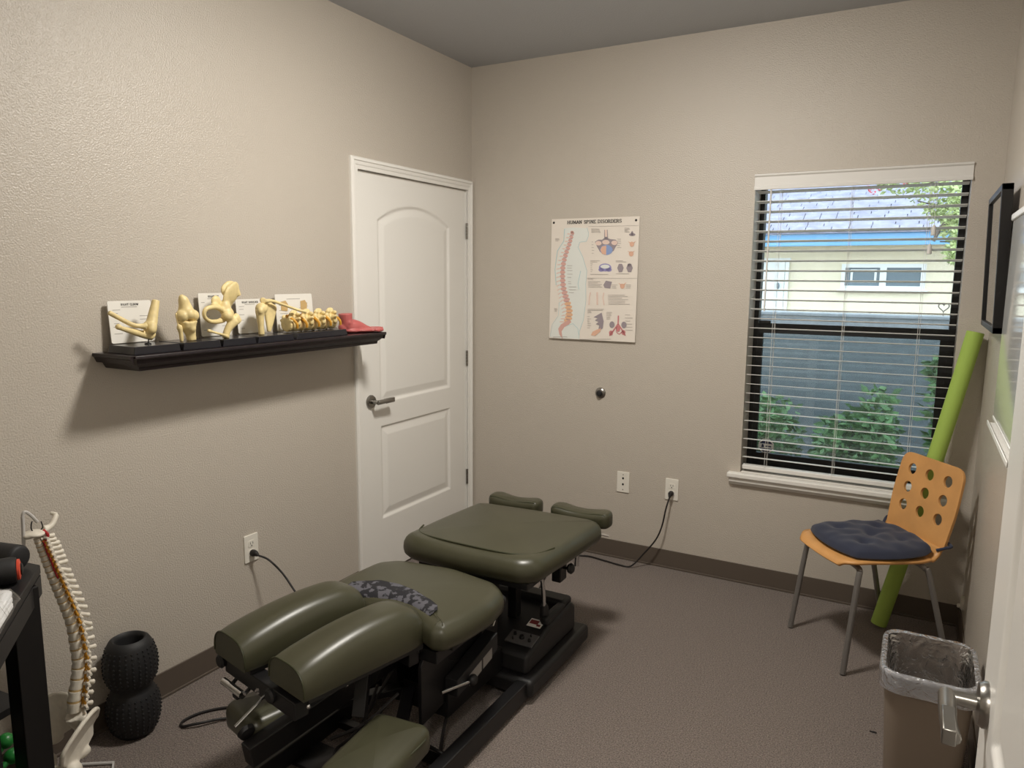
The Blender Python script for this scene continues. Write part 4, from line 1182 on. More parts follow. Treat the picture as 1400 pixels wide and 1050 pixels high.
# motor housing with sloping top
mb = MB()
hx0, hx1 = .72, 1.178
sec = [(-1.49, .09), (-1.475, .165), (-1.28, .205), (-1.20, .212), (-1.09, .226), (-1.05, .20), (-1.045, .09)]
mb.prism(sec, (hx0, 0, 0), (0, 1, 0), (0, 0, 1), (1, 0, 0), hx1 - hx0)
hs_ = mb.build('motor_housing', 'blackp', tb, bevel=.016, seg=3)
MB().box(1.135, 1.170, -1.30, -1.08, .20, .238).build('housing_ridge', 'blackp', hs_, bevel=.012, seg=3)
MB().box(.78, 1.17, -1.15, -1.07, .20, .245).build('housing_ridge', 'blackp', hs_, bevel=.014, seg=3)
M['pgrey'] = mat('panel_grey', (88, 86, 86), 0.4)
pn = MB().obox((1.110, -1.40, .184), (1, 0, 0), (0, .98, .2), (0, -.2, .98), .058, .035, .003).build('control_panel', M['pgrey'], hs_, bevel=.001)
mb = MB()
for dx, dy, r in ((0, 0, .011), (-.035, .01, .006), (.036, -.008, .006), (-.03, -.018, .003), (.03, .018, .003)):
    mb.lathe([(r, 0), (r, .006), (r * .7, .012)], (1.110 + dx, -1.40 + dy, .186 + dy * .2), (0, -.2, .98), 12)
mb.build('switch', 'black', pn)
M['lblred'] = mat('label_red', (128, 40, 44), 0.5)
lb = MB().obox((1.118, -1.300, .2045), (1, 0, 0), (0, .98, .2), (0, -.2, .98), .030, .024, .0006).build('warning_label', 'card', hs_, smooth=0)
mb = MB().obox((1.110, -1.296, .2058), (1, 0, 0), (0, .98, .2), (0, -.2, .98), .018, .012, .0003).obox((1.134, -1.310, .2030), (1, 0, 0), (0, .98, .2), (0, -.2, .98), .008, .006, .0003)
mb.build('label_print', M['lblred'], lb, smooth=0)
# columns that carry the pads
mb = MB().box(.86, .94, -1.36, -1.28, .20, .45).box(.99, 1.03, -1.30, -1.26, .20, .45).box(.84, 1.06, -1.42, -1.18, .425, .446)
mb.build('chest_column', 'black', tb, smooth=0, bevel=.003)
mb = MB().box(.80, 1.12, -1.98, -1.56, .36, .402).box(.84, .90, -1.9, -1.5, .19, .37).box(1.02, 1.06, -1.9, -1.5, .19, .37).box(.80, 1.08, -1.86, -1.50, .10, .19)
mb.build('pelvic_mechanism', 'black', tb, smooth=0, bevel=.003)
# side plate with a scooped edge
pl = [(-1.99, .14), (-1.99, .34), (-1.955, .40), (-1.93, .43), (-1.885, .43)]
for i in range(9):
    a = math.radians(180 + 90 * i / 8)
    pl.append((-1.745 + .13 * math.cos(a), .385 + .125 * math.sin(a)))
pl += [(-1.66, .275), (-1.62, .300), (-1.62, .215), (-1.80, .16)]
MB().prism(pl, (1.055, 0, 0), (0, 1, 0), (0, 0, 1), (1, 0, 0), .012).build('side_plate', 'black', tb, smooth=0, bevel=.0015)
MB().prism([(-1.60, .30), (-1.60, .235), (-1.86, .185), (-1.86, .245)], (1.068, 0, 0), (0, 1, 0), (0, 0, 1), (1, 0, 0), .05).build('drop_box', 'blackp', tb, smooth=0, bevel=.003)
mb = MB()
for y0, y1 in ((-1.79, -1.71), (-1.70, -1.64)):
    f0 = lambda y: .243 + (y + 1.60) * .20
    mb.add([(1.1186, y0, f0(y0) - .014), (1.1186, y1, f0(y1) - .014), (1.1186, y1, f0(y1) + .026), (1.1186, y0, f0(y0) + .026)], [(0, 1, 2, 3)])
M['plbl'] = mat('paper_label', (142, 138, 134), 0.6)
mb.build('box_label', M['plbl'], tb, smooth=0)
MB().tube([(1.10, -1.93, .235), (1.125, -1.80, .215)], .0065, 10).build('drop_lever', 'chrome', tb)
MB().ell((1.130, -1.785, .215), (.016, .019, .019)).build('lever_ball', 'blackp', tb)
MB().tube([(1.02, -1.74, .375), (1.155, -1.70, .378)], .005, 8).tube([(1.155, -1.70, .378), (1.160, -1.66, .44)], .006, 8).build('cam_lever', 'chrome', tb)
MB().ell((1.162, -1.65, .452), (.016, .016, .018)).build('lever_ball', 'blackp', tb)
MB().ell((1.046, -1.99, .392), (.016, .018, .016)).build('cam_nut', 'chrome', tb)
# chest release lever, knob, hand bar at the head end
MB().tube(spline([(1.04, -1.36, .425), (1.10, -1.33, .418), (1.135, -1.30, .400), (1.14, -1.285, .35), (1.14, -1.275, .26)], 5), .0085, 12).build('chest_lever', 'chrome', tb)
MB().lathe([(.009, .05), (.017, .035), (.019, .0), (.016, -.035), (.006, -.04)], (1.14, -1.272, .232), n=16).build('lever_grip', 'blackp', tb)
MB().box(1.135, 1.175, -1.20, -1.14, .345, .43).build('knob_block', 'black', tb, bevel=.004)
MB().lathe([(.006, 0), (.006, .02), (.018, .024), (.022, .034), (.016, .042)], (1.175, -1.17, .400), (1, -.1, .15), 16).build('clamp_knob', 'blackp', tb)
MB().tube([(1.195, -1.09, .46), (1.195, -1.09, .385)], .0105, 12).build('hand_peg', 'chrome', tb)
MB().tube([(1.255, -.99, .500), (1.285, -.97, .490)], .005, 8).build('head_rod', 'chrome', tb)
# loose cables hanging under the table
mb = MB()
mb.tube(spline([(1.06, -1.55, .16), (1.03, -1.68, .12), (1.04, -1.80, .08), (1.09, -1.92, .03), (1.13, -1.965, .055), (1.06, -1.96, .06), (.99, -1.94, .07)], 6), .006, 8)
mb.tube(spline([(.92, -1.95, .27), (.86, -2.06, .10), (.80, -2.10, .03), (.88, -2.16, .03), (.95, -2.20, .10), (.97, -2.05, .22)], 6), .005, 8)
mb.tube(spline([(.90, -2.0, .24), (.89, -2.12, .08), (.82, -2.20, .02), (.90, -2.24, .03), (.96, -2.26, .02)], 6), .005, 8)
mb.tube(spline([(1.0, -2.02, .25), (.95, -2.12, .19), (.86, -2.18, .14)], 6), .005, 8)
mb.build('cable', 'cord', tb)

# --- lace cloth lying over the near edge of the pelvic pad
def pel_top(x, y):
    cy = -1.995 + .050 * math.sin(math.pi * min(1, max(0, (x - .74) / .37)))
    d = y - cy
    z = .522
    if d < .05: z = .522 - .050 * (1 - math.sqrt(max(0, 1 - ((.05 - max(d, -.005)) / .055) ** 2))) * .9
    return z
lc = []
A = [(.735, -1.925), (.80, -1.87), (.87, -1.86), (.95, -1.87), (1.03, -1.90), (1.085, -1.925), (1.105, -1.952)]
Bp = [(.738, -1.955), (.80, -1.968), (.87, -1.962), (.95, -1.958), (1.02, -1.972), (1.065, -1.995), (1.095, -1.978)]
mb = MB()
def lace_fn(u, v):
    t = u * (len(A) - 1); j = min(int(t), len(A) - 2); f_ = t - j
    a = V((*A[j], 0)).lerp(V((*A[j + 1], 0)), f_); b = V((*Bp[j], 0)).lerp(V((*Bp[j + 1], 0)), f_)
    p = a.lerp(b, v)
    p.z = pel_top(p.x, p.y) + .007 + .0009 * math.sin(37 * u + 9 * v) * (1 - .6 * v)
    return p
mb.grid(lace_fn, 41, 13)
lo = thing('lace_cloth', 'dark patterned lace cloth lying on the edge of a green table pad', 'cloth', (.92, -1.92, .52))
M['net'] = mat('lace_net', (52, 51, 60), 0.85, vary=(48, 0.75, 2), bump=(600, .4, .002))
for nd_ in M['net'].node_tree.nodes:
    if nd_.type == 'VALTORGB':
        nd_.color_ramp.elements[0].position = .47; nd_.color_ramp.elements[1].position = .53
        nd_.color_ramp.elements[0].color = (*lin((24, 23, 29)), 1); nd_.color_ramp.elements[1].color = (*lin((84, 83, 90)), 1)
mb.build('net', M['net'], lo, smooth=180, solid=.0012)

# ================================================================== CHAIR WITH CUSHION
CM = Matrix(((-.61, -.79, 0, 2.235), (.79, -.61, 0, -.425), (0, 0, 1, 0), (0, 0, 0, 1)))
chx = thing('plywood_chair', 'bent birch plywood chair with nine round holes and grey legs', 'chair', (2.235, -.425, 0))
prof = spline([(0, .222, .424), (0, .205, .440), (0, .15, .4465), (0, .0, .4400), (0, -.13, .4385), (0, -.178, .452), (0, -.206, .488)], 5)
def seat_fn(u, v):
    k = v * (len(prof) - 1); j = min(int(k), len(prof) - 2)
    p = prof[j].lerp(prof[j + 1], k - j)
    d = (p.y + .21)
    w = .195
    if p.y > .16: w -= .055 * ((p.y - .16) / .062) ** 2.2
    if p.y < -.1: w -= .022 * ((-.1 - p.y) / .106)
    return V(((u * 2 - 1) * w, p.y, p.z + .006 * (u * 2 - 1) ** 2 * (1 if p.y > -.15 else 0)))
MB(CM).grid(seat_fn, 17, len(prof)).build('seat', 'ply', chx, smooth=180, solid=.011)
cu = bpy.data.curves.new('backrest_outline', 'CURVE')
cu.dimensions = '2D'; cu.fill_mode = 'BOTH'; cu.extrude = .005; cu.bevel_depth = .0008
def add_spline(pts):
    s_ = cu.splines.new('POLY'); s_.points.add(len(pts) - 1)
    for i, p in enumerate(pts): s_.points[i].co = (p[0], p[1], 0, 1)
    s_.use_cyclic_u = True
add_spline(round_poly([(-.174, 0), (.174, 0), (.187, .16), (.178, .335), (-.178, .335), (-.187, .16)], [.012, .012, .05, .055, .055, .05], 8))
for r_ in (.268, .188, .108):
    for q in (-.105, 0, .105):
        add_spline([(q + .0245 * math.cos(2 * math.pi * i / 24), r_ + .0245 * math.sin(2 * math.pi * i / 24)) for i in range(24)])
tmp = bpy.data.objects.new('tmp_outline', cu); COL.objects.link(tmp)
bpy.context.view_layer.update()
bme = bpy.data.meshes.new_from_object(tmp.evaluated_get(bpy.context.evaluated_depsgraph_get()))
bpy.data.objects.remove(tmp); bpy.data.curves.remove(cu)
rec = math.atan2(.066, .335)
BM = CM @ Matrix.Translation((0, -.2065, .484)) @ Matrix(((1, 0, 0, 0), (0, -math.sin(rec), math.cos(rec), 0), (0, math.cos(rec), math.sin(rec), 0), (0, 0, 0, 1)))
for v in bme.vertices:
    p = v.co.copy()
    v.co = BM @ p
bme.materials.clear(); bme.materials.append(M['ply']); bme.name = 'backrest'
link('backrest', bme, None, chx, smooth=30)
for sx in (-1, 1):
    # front leg, rear leg: tubes bent under the seat
    MB(CM).tube(spline([(sx * .05, .145, .427), (sx * .150, .150, .427), (sx * .178, .158, .415), (sx * .186, .168, .38), (sx * .200, .212, .005)], 5), .0115, 12).build('leg', 'steel', chx)
    MB(CM).tube(spline([(sx * .05, -.115, .425), (sx * .150, -.120, .425), (sx * .176, -.130, .413), (sx * .186, -.145, .38), (sx * .210, -.245, .005)], 5), .0115, 12).build('leg', 'steel', chx)
MB(CM).tube([(-.09, .145, .427), (-.09, -.115, .425)], .009, 10).tube([(.09, .145, .427), (.09, -.115, .425)], .009, 10).build('under_frame', 'steel', chx)

cuo = thing('seat_cushion', 'navy tufted seat cushion tied to the plywood chair', 'cushion', (2.235, -.425, .45))
tuft = [(-.085, -.085), (.085, -.085), (-.085, .085), (.085, .085), (0, 0)]
def cush(top):
    def fn(u, v):
        a, b = u * 2 - 1, v * 2 - 1
        # square -> rounded square
        x = a * math.sqrt(1 - .30 * b * b) ; y = b * math.sqrt(1 - .30 * a * a)
        e = max(abs(a), abs(b))
        px, py = x * .198, y * .196 + .004
        h = (1 - e ** 6) ** .5
        z = .4505 + .022
        if top:
            z += .040 * h
            for tx, ty in tuft:
                z -= .018 * math.exp(-((px - tx) ** 2 + (py - ty) ** 2) / .0007) * h
            z -= .004 * math.exp(-(abs(px) - .0) ** 2 / .0003) * h * (1 if abs(py) > .02 else 0) + .003 * math.exp(-(py) ** 2 / .0003) * h
            z += .004 * math.sin(px * 60 + 1) * math.sin(py * 50) * h
            if py < -.13: z += .016 * ((-.13 - py) / .07)
        else:
            z -= .015 * h
            if py < -.13: z += .020 * ((-.13 - py) / .07)
        return V((px, py, z))
    return fn
mb = MB(CM); mb.grid(cush(True), 49, 49); mb.grid(cush(False), 49, 49)
mb.build('pad', 'navy', cuo, smooth=180)
mb = MB(CM)
for tx, ty in tuft: mb.ell((tx, ty, .4895), (.006, .006, .003), nu=10, nv=6)
mb.build('tuft_button', 'navy', cuo)
for sx in (-1, 1):
    MB(CM).tube(spline([(sx * .165, -.180, .485), (sx * .186, -.205, .50), (sx * .192, -.224, .508), (sx * .16, -.232, .512)], 5), .006, 8).build('tie', 'navy', cuo)

# ================================================================== FOAM NOODLE
nd = thing('foam_noodle', 'lime green foam pool noodle leaning in the corner behind the chair', 'pool noodle', (2.292, -.185, 0))
a_, b_ = V((2.292, -.185, .014)), V((2.560, -.055, 1.338))
pts = [a_.lerp(b_, i / 12) + V((.006, -.004, 0)) * math.sin(math.pi * i / 12) for i in range(13)]
mb = MB()
mb.tube(pts, .0335, 26, caps=False)
u_, w_ = frame_of((pts[1] - pts[0]).normalized())
d_ = (b_ - a_).normalized()
for e, sgn in ((pts[0], -1), (pts[-1], 1)):
    ring = lambda r: [e + (u_ * math.cos(2 * math.pi * j / 26) + w_ * math.sin(2 * math.pi * j / 26)) * r for j in range(26)]
    o1, o2 = ring(.0335), ring(.009)
    mb.add(o1 + o2, [(j, (j + 1) % 26, 26 + (j + 1) % 26, 26 + j) for j in range(26)])
mb.build('foam', 'noodle', nd, smooth=50)
MB().tube([a_ + d_ * .03, b_ - d_ * .03], .009, 14, caps=True).build('core', 'noodle_in', nd)

# ================================================================== BIN WITH LINER
bn = thing('waste_bin', 'taupe plastic waste bin with a clear liner beside open door', 'waste bin', (2.455, -1.22, 0))
bx, by = 2.458, -1.222
def bring(hx, hy, r, z): return [V((bx + x, by + y, z)) for x, y in rrect(-hx, hx, -hy, hy, r, 7)]
def loft(mb, rings, closed=True):
    n = len(rings[0]); o = len(mb.v)
    for g in rings: mb.v += g
    for k in range(len(rings) - 1):
        for i in range(n): mb.f.append((o + k * n + i, o + k * n + (i + 1) % n, o + (k + 1) * n + (i + 1) % n, o + (k + 1) * n + i))
    return o, n
mb = MB()
R_ = [bring(.098, .128, .040, .0), bring(.100, .130, .042, .006), bring(.118, .148, .050, .325), bring(.1185, .1485, .050, .330), bring(.121, .151, .052, .335), bring(.123, .153, .053, .355), bring(.123, .153, .053, .372),
      bring(.128, .158, .056, .374), bring(.130, .160, .058, .380), bring(.127, .157, .056, .385), bring(.120, .150, .051, .384), bring(.118, .148, .050, .37), bring(.096, .126, .040, .012)]
o, n = loft(mb, R_)
mb.f += [tuple(range(n - 1, -1, -1)), tuple(range((len(R_) - 1) * n, len(R_) * n))]
mb.build('tub', 'bin', bn, smooth=50)
rr = random.Random(12)
def wob(g, amt, seed, zamt=0.0):
    q = random.Random(seed); n = len(g)
    ph = [q.uniform(0, 6.28) for _ in range(6)]
    out = []
    for i, p in enumerate(g):
        t = 2 * math.pi * i / n
        w = sum(math.sin((3 + 4 * k) * t + ph[k]) / (1 + .5 * k) for k in range(6)) / 3
        d = V((p.x - bx, p.y - by, 0)).normalized()
        out.append(p + d * amt * w + V((0, 0, zamt * w)))
    return out
def dense(hx, hy, r, z):
    pts = rrect(-hx, hx, -hy, hy, r, 14)
    pts = resample(pts, .009)
    return [V((bx + x, by + y, z)) for x, y in pts]
def fit(g, n):
    # resample closed ring to n points
    L = [0]
    for i in range(len(g)): L.append(L[-1] + (g[(i + 1) % len(g)] - g[i]).length)
    out = []
    for k in range(n):
        s_ = L[-1] * k / n
        for i in range(len(g)):
            if L[i] <= s_ <= L[i + 1]:
                f_ = (s_ - L[i]) / max(1e-9, L[i + 1] - L[i]); out.append(g[i].lerp(g[(i + 1) % len(g)], f_)); break
    return out
N_ = 120
spec = [(.1345, .1645, .061, .330, .0032, 3), (.1345, .1645, .061, .352, .0026, 4), (.1350, .1650, .060, .375, .0012, 5), (.134, .164, .060, .388, .0010, 6), (.128, .158, .056, .393, .0018, 7), (.118, .148, .050, .389, .0020, 8),
        (.112, .142, .048, .36, .004, 9), (.108, .138, .046, .31, .0065, 10), (.104, .134, .044, .24, .007, 11), (.098, .126, .042, .15, .006, 12), (.085, .113, .04, .03, .004, 13)]
mb = MB()
Rg = [wob(fit(dense(a, b, c, d), N_), e, sd, .004 if i in (0,) else .0015) for i, (a, b, c, d, e, sd) in enumerate(spec)]
o, n = loft(mb, Rg[5:])
mb.f.append(tuple(range((len(Rg) - 6) * n, (len(Rg) - 5) * n)))
ln_o = mb.build('liner', 'film', bn, smooth=180)
mb = MB(); loft(mb, Rg[:6])
mb.build('gathered_rim', 'filmrim', ln_o, smooth=180)

# ================================================================== SMALL THINGS ON THE FLOOR
mb = MB().prism([(-.011, -.003), (.010, -.005), (.012, .001), (.002, .004), (-.010, .001)], (2.318, -1.066, .0005), (1, 0, 0), (0, 1, 0), (0, 0, 1), .003)
tag(mb.build('carpet_fleck', 'ink', smooth=0), 'tiny black scrap lying on the carpet near the bin', 'scrap')

def cord(name, label, pts, r, plug=None):
    t = thing(name, label, 'cord', pts[0])
    MB().tube(spline(pts, 8), r, 9).build('cable', 'cord', t)
    if plug:
        c, n = V(plug[0]), V(plug[1])
        d = (V(pts[0]) - c).normalized()
        MB().tube([c, c + n * .010, c + n * .022, V(pts[0]) + d * .004], [.0135, .0145, .012, .006], 12).build('plug', 'cord', t)
    return t
cord('power_cord', 'black power cord from left wall outlet down behind the table', [(.036, -1.712, .412), (.075, -1.690, .392), (.125, -1.665, .335), (.18, -1.66, .275), (.26, -1.66, .200), (.40, -1.67, .10), (.55, -1.66, .012), (.70, -1.60, .010), (.76, -1.53, .05)], .0042, ((.0078, -1.715, .4185), (1, 0, 0)))
cord('power_cord', 'black power cord drooping from back wall outlet to the floor', [(1.262, -.036, .408), (1.250, -.055, .345), (1.234, -.062, .25), (1.205, -.068, .17), (1.145, -.078, .085), (1.085, -.105, .012), (1.02, -.11, .0065), (.93, -.095, .0065), (.80, -.085, .0065), (.70, -.20, .0065), (.78, -.60, .0065), (.90, -.93, .0065), (.93, -.975, .03)], .0042, ((1.2625, -.0078, .4205), (0, -1, 0)))
cord('loop_cord', 'loop of thin black cable on the carpet beside the table foot', [(.60, -2.08, .008), (.42, -2.05, .007), (.325, -2.060, .006), (.262, -2.085, .006), (.212, -2.150, .006), (.200, -2.212, .006), (.225, -2.235, .006), (.268, -2.205, .014), (.330, -2.125, .008), (.45, -2.10, .007), (.62, -2.12, .008)], .0048)

# ================================================================== KNOBBLY FOAM ROLLER
fo = thing('massage_roller', 'black knobbly hourglass foam roller standing by the left wall', 'foam roller', (.100, -2.326, 0))
prf = [(.046, 0), (.056, .002), (.070, .020), (.082, .060), (.0845, .090), (.081, .125), (.068, .158), (.062, .170), (.068, .182), (.081, .214), (.0845, .250), (.082, .280), (.070, .322), (.062, .336), (.052, .342), (.046, .338), (.043, .325), (.042, .06), (.042, .004)]
MB().lathe(prf, (.100, -2.326, 0.0), n=40, cap0=False, cap1=False).build('body', 'rubber', fo, smooth=60)
mb = MB()
def rad_at(z):
    for (r0, z0_), (r1, z1_) in zip(prf, prf[1:14]):
        if z0_ <= z <= z1_: return r0 + (r1 - r0) * (z - z0_) / max(1e-6, z1_ - z0_)
    return .06
for k in range(26):
    for z in [.026 + .0145 * i for i in range(9)] + [.196 + .0145 * i for i in range(9)]:
        r_ = rad_at(z); th = 2 * math.pi * (k + .5 * (int(z / .0145) % 2) * 0) / 26
        d = V((math.cos(th), math.sin(th), 0))
        mb.ell(V((.100, -2.326, z)) + d * r_, (.0042, .0042, .0042), nu=6, nv=4)
kb_ = mb.build('knobs', 'rubber', fo); kb_['kind'] = 'stuff'

# ================================================================== SPINE MODEL ON ITS STAND
spn = thing('spine_model', 'white plastic spine and pelvis model hanging on a wire stand', 'anatomy model', (.17, -2.56, 0))
SX = .170
path = spline([(SX, -2.622, .800), (SX, -2.607, .741), (SX, -2.588, .667), (SX, -2.565, .584), (SX, -2.547, .511), (SX, -2.539, .437), (SX, -2.536, .375), (SX, -2.544, .319), (SX, -2.554, .276), (SX, -2.562, .222)], 8)
cum = [0]
for a, b in zip(path, path[1:]): cum.append(cum[-1] + (b - a).length)
def along(s_):
    for i in range(len(path) - 1):
        if cum[i] <= s_ <= cum[i + 1] + 1e-9:
            f_ = (s_ - cum[i]) / (cum[i + 1] - cum[i]); return path[i].lerp(path[i + 1], f_), (path[i + 1] - path[i]).normalized()
    return path[-1], (path[-1] - path[-2]).normalized()
hts = [.014 + .0011 * i for i in range(24)]
tot = cum[-1]; sc_ = tot / sum(hts); acc = 0
nerve_pts = []
for i, h in enumerate(hts):
    L = h * sc_
    p, d = along(acc + L / 2); acc += L
    r_ = .0098 + .0105 * i / 23
    back = V((0, 1, 0)) - d * d.y; back.normalize()          # spinous side (+y)
    side = V((1, 0, 0))
    mb = MB()
    mb.tube([p - d * L * .42, p - d * L * .34, p, p + d * L * .34, p + d * L * .42], [r_ * .95, r_, r_ * .82, r_, r_ * .95], 14)
    ln_ = (.040 if i < 7 else (.038 if i < 19 else .036)) * (.8 if i < 2 else 1)
    drop = d * (.35 if i < 7 else (.75 if i < 16 else .25)) * .03
    b0 = p + back * (r_ + .012)
    tip = b0 + back * ln_ * .62 + drop
    mb.tube([b0 - back * .004, b0.lerp(tip, .5), tip], [.0075, .0060, .0068], 8)
    mb.ell(tip, (.0060, .0072, .0080), nu=8, nv=6)
    for q in (-1, 1):
        tp = p + side * q * (r_ + (.017 if i < 7 else .024)) + back * .016
        mb.tube([p + back * r_ * .7 + side * q * r_ * .7, p + back * (r_ + .006) + side * q * r_ * .95, tp], [.0055, .005, .0042], 8)
        mb.tube([p + back * (r_ + .006) + side * q * r_ * .8, b0], [.0048, .0052], 8)
        mb.ell(p + back * (r_ + .008) + side * q * r_ * .85 - d * L * .4, (.0055, .0055, .0075), nu=8, nv=6)
    mb.build('vertebra', 'bonew', spn, smooth=60)
    if i < 23:
        e = p + d * L * .5
        MB().tube([e - d * L * .09, e + d * L * .09], r_ * .97, 14).build('disc', 'disc', spn)
    for q in (-1, 1):
        n0 = p + d * L * .5 + back * (r_ + .002)
        nerve_pts.append((n0, n0 + side * q * (r_ + .010) + d * .006 - back * .004))
mb = MB()
mb.tube([along(tot * k / 40)[0] + V((0, .012 + .008 * k / 40 + .006, 0)) for k in range(41)], .005, 8)
for a, b in nerve_pts: mb.tube([a, b], .0042, 6)
mb.build('nerves', 'nerve', spn)
mb = MB()
for q in (-1, 1): mb.tube([along(tot * k / 60)[0] + V((q * (.016 + .002 * math.sin(k)), .006, 0)) for k in range(1, 15)], .0026, 7)
mb.tube(spline([(SX + .01, -2.608, .822), (SX + .018, -2.60, .806), (SX + .014, -2.606, .790)], 4), .004, 7)
mb.build('artery', 'red', spn)
# skull base plate with its flaring tail
mb = MB()
mb.ell((SX, -2.628, .815), (.034, .026, .010)).tube(spline([(SX, -2.600, .818), (SX, -2.578, .826), (SX - .01, -2.556, .850)], 4), [.014, .012, .010, .009, .0085, .008, .008, .008, .0075], 10)
mb.ell((SX, -2.646, .812), (.018, .012, .008)).tube([(SX - .01, -2.556, .85), (SX - .03, -2.562, .853)], [.007, .006], 8)
organic(mb, 'skull_base', 'bonew', spn, .003, 3)
# sacrum and hip bones
mb = MB()
mb.tube(spline([(SX, -2.560, .216), (SX, -2.548, .185), (SX, -2.540, .150), (SX, -2.548, .120), (SX, -2.566, .100)], 4), [.030, .030, .029, .028, .026, .024, .022, .020, .018, .016, .014, .012, .010, .009, .008, .007, .006], 12)
for q in (-1, 1): mb.ell((SX + q * .026, -2.55, .195), (.022, .016, .026))
organic(mb, 'sacrum', 'bonew', spn, .0035, 3)
def hip(q):
    mb = MB()
    X = lambda a: SX + q * a
    si = V((X(.048), -2.540, .150)); ac = V((X(.092), -2.626, .100))
    crest = spline([(X(.040), -2.518, .196), (X(.062), -2.524, .232), (X(.096), -2.560, .252), (X(.114), -2.612, .232), (X(.116), -2.660, .186), (X(.106), -2.664, .145)], 4)
    lo = [si.lerp(ac, k / (len(crest) - 1)) for k in range(len(crest))]
    for c_, l_ in zip(crest, lo):
        m_ = c_.lerp(l_, .5) + V((q * -.010, 0, 0))
        mb.tube([c_, m_, l_], [.0052, .0045, .0065], 7)
    for k in range(len(crest) - 1):
        c_, l_ = crest[k].lerp(crest[k + 1], .5), lo[k].lerp(lo[k + 1], .5)
        mb.tube([c_, c_.lerp(l_, .5) + V((q * -.010, 0, 0)), l_], [.0052, .0045, .0065], 7)
    mb.tube(crest, .0075, 8)
    mb.ell(ac, (.024, .026, .026)).ell(ac.lerp(si, .5), (.014, .026, .018))
    mb.tube(spline([ac, (X(.078), -2.600, .068), (X(.068), -2.600, .044), (X(.050), -2.632, .040), (X(.026), -2.668, .070), (X(.010), -2.682, .094)], 4), [.018, .016, .015, .015, .014, .014, .013, .012, .011, .010, .009, .009, .009, .009, .009, .009, .010, .011, .012, .012, .012], 10)
    mb.tube(spline([ac, (X(.060), -2.668, .118), (X(.010), -2.684, .098)], 4), [.016, .014, .012, .011, .010, .010, .011, .012, .012], 10)
    return organic(mb, 'hip_bone', 'bonew', spn, .0035, 4)
hip(1); hip(-1)
M['rod'] = mat('white_rod', (196, 193, 190), 0.3)
MB().tube(spline([(.165, -2.700, .006), (.165, -2.690, .10), (.165, -2.655, .80), (.165, -2.652, .868), (.166, -2.645, .884), (.168, -2.632, .872), (.170, -2.616, .846)], 6), .0048, 9).build('rod', M['rod'], spn)
MB().tube([(.200, -2.469, .0055), (.075, -2.555, .0055), (.06, -2.66, .0055), (.165, -2.715, .0055), (.30, -2.66, .0055), (.27, -2.52, .0055)], .0052, 8, closed=True).build('base_wire', M['rod'], spn)
MB().tube(spline([(.155, -2.622, .846), (.170, -2.632, .850), (.170, -2.634, .83), (.170, -2.622, .815), (.170, -2.604, .826), (.170, -2.606, .845)], 5), .0018, 6).build('hook', 'black', spn)

# ================================================================== CART AND WHAT IS ON IT
ct = thing('black_cart', 'black cart with thick posts at the left edge', 'cart', (.35, -3.0, 0))
top = [(.045, -2.775), (.382, -2.727), (.80, -3.069), (.80, -3.34), (.045, -3.34)]
MB().prism(top, (0, 0, .776), (1, 0, 0), (0, 1, 0), (0, 0, 1), .024).build('top', 'blackp', ct, smooth=0, bevel=.003)
def inset(poly, k):
    cx = sum(p[0] for p in poly) / len(poly); cy = sum(p[1] for p in poly) / len(poly)
    return [(cx + (p[0] - cx) * k, cy + (p[1] - cy) * k) for p in poly]
ap = inset(top, .96)
for (a, b) in zip(ap, ap[1:] + ap[:1]):
    MB().bar((*a, .750), (*b, .750), .02, .052).build('apron', 'blackp', ct, smooth=0)
for x, y in ((.425, -2.805), (.69, -3.04), (.69, -3.30), (.085, -3.30), (.085, -2.825)):
    MB().box(x - .032, x + .032, y - .032, y + .032, 0.0, .776).build('post', 'black', ct, smooth=0, bevel=.003)
MB().prism([(.075, -2.79), (.318, -2.765), (.335, -2.85), (.40, -3.30), (.075, -3.30)], (0, 0, .40), (1, 0, 0), (0, 1, 0), (0, 0, 1), .02).build('shelf', 'blackp', ct, smooth=0)
MB().prism(inset(top, .93), (0, 0, .16), (1, 0, 0), (0, 1, 0), (0, 0, 1), .02).build('shelf', 'blackp', ct, smooth=0)

mg = thing('massage_gun', 'black massage gun with an orange ring lying on the cart', 'massage gun', (.36, -2.83, .80))
g0, g1 = V((.392, -2.922, .834)), V((.455, -2.815, .834))
gd = (g1 - g0).normalized()
MB().lathe([(.018, 0), (.030, .006), (.033, .02), (.033, .108), (.030, .120), (.018, .124)], g0, gd, 28).build('barrel', 'rubber', mg)
MB().lathe([(.018, .1215), (.0255, .122), (.0255, .127), (.018, .129)], g0, gd, 28, cap0=False).build('ring', 'orange', mg)
MB().lathe([(.0145, .126), (.0145, .132), (.008, .134)], g0, gd, 24).build('end_cap', 'black', mg)
hd0, hd1 = V((.385, -2.772, .834)), V((.19, -2.822, .834))
MB().tube(spline([hd0 + (hd0 - hd1).normalized() * .0, hd0.lerp(hd1, .04), hd0.lerp(hd1, .12), hd0.lerp(hd1, .5), hd1], 4), [.006, .022, .027, .030, .031, .032, .033, .033, .033, .033, .033, .033, .033, .033, .033, .033, .033], 20).build('handle', 'rubber', mg)
tp = thing('wrapped_towel', 'white folded towel pack in clear film on the cart top', 'towel pack', (.50, -3.0, .80))
e1, e2 = V((.774, -.633, 0)), V((-.633, -.774, 0))
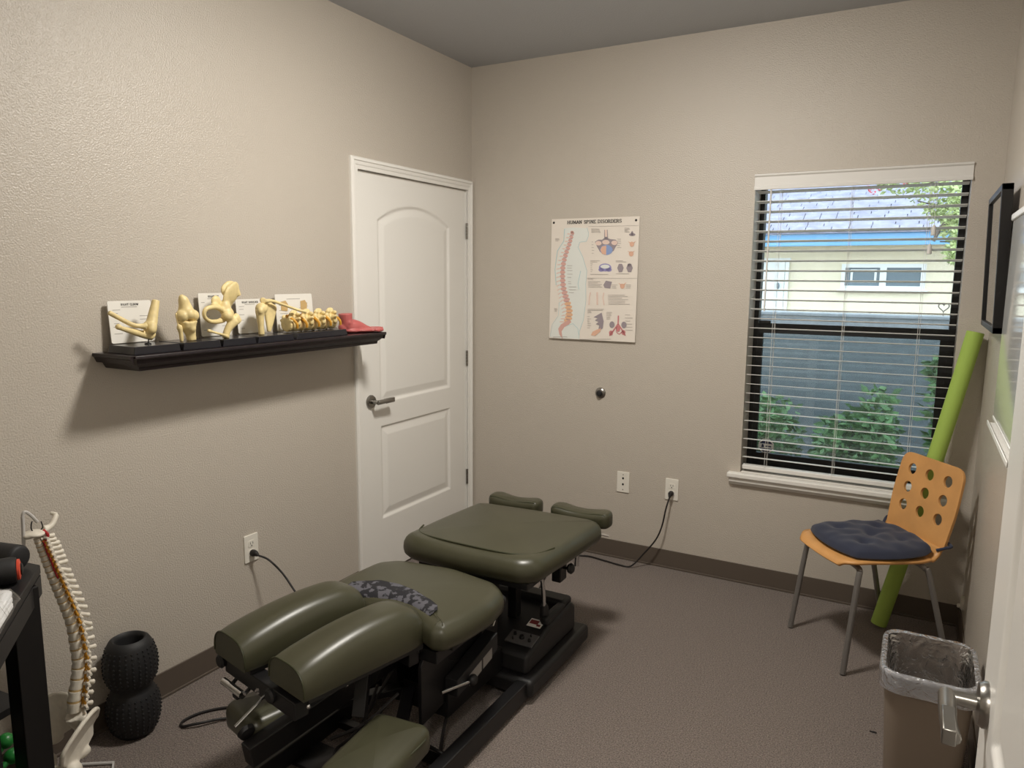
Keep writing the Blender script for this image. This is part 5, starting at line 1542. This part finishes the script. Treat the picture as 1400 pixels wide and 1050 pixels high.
cc = V((.606, -3.054, 0))
mb = MB()
for k in range(3):
    z = .801 + .014 * k
    ol = [cc + e1 * x + e2 * y for x, y in resample(rrect(-.122, .122, -.112, .112, .02, 5), .02)]
    nn = len(ol); o = len(mb.v)
    for ins, dz in ((.004, 0), (0, .003), (0, .010), (.004, .0135)):
        mb.v += [p.lerp(V((cc.x, cc.y, 0)), ins / .12) + V((0, 0, z + dz)) for p in ol]
    for r in range(3):
        for i in range(nn): mb.f.append((o + r * nn + i, o + r * nn + (i + 1) % nn, o + (r + 1) * nn + (i + 1) % nn, o + (r + 1) * nn + i))
    mb.f += [tuple(o + i for i in range(nn)), tuple(o + 3 * nn + i for i in range(nn))]
mb.build('towel', 'wrap', tp, smooth=50)
def film_fn(u, v):
    x, y = (u * 2 - 1) * .132, (v * 2 - 1) * .124
    e = max(abs(x) / .135, abs(y) / .128)
    z = .846 if e < .86 else .846 - .040 * ((e - .86) / .14)
    z += .002 * math.sin(70 * x + 40 * y) + .0015 * math.sin(110 * y - 30 * x)
    return cc + e1 * x + e2 * y + V((0, 0, max(z, .803)))
MB().grid(film_fn, 30, 30).build('film', 'wrapfilm', tp, smooth=180)
bx_ = MB().box(.125, .262, -3.10, -2.80, .421, .485).build('storage_box', 'blackp', smooth=0, bevel=.008)
tag(bx_, 'black plastic box on the middle shelf of the black cart', 'box')
MB().box(.121, .268, -3.106, -2.794, .485, .500).build('lid', 'black', bx_, bevel=.004)
gm = thing('green_massager', 'green plastic massage stick with round balls on the cart shelf', 'massage tool', (.28, -2.86, .18))
MB().tube([(.252, -2.790, .285), (.272, -2.900, .204)], .0085, 10).build('stick', 'gtoy', gm)
MB().tube([(.296, -2.800, .262), (.318, -2.920, .204)], .0085, 10).build('stick', 'gtoy', gm)
for p in ((.250, -2.788, .288), (.300, -2.842, .230), (.296, -2.796, .264)): MB().ell(p, (.021, .021, .021)).build('ball', 'gtoy', gm)
MB().box(.235, .335, -2.95, -2.80, .180, .196).build('holder', 'gtoy', gm)
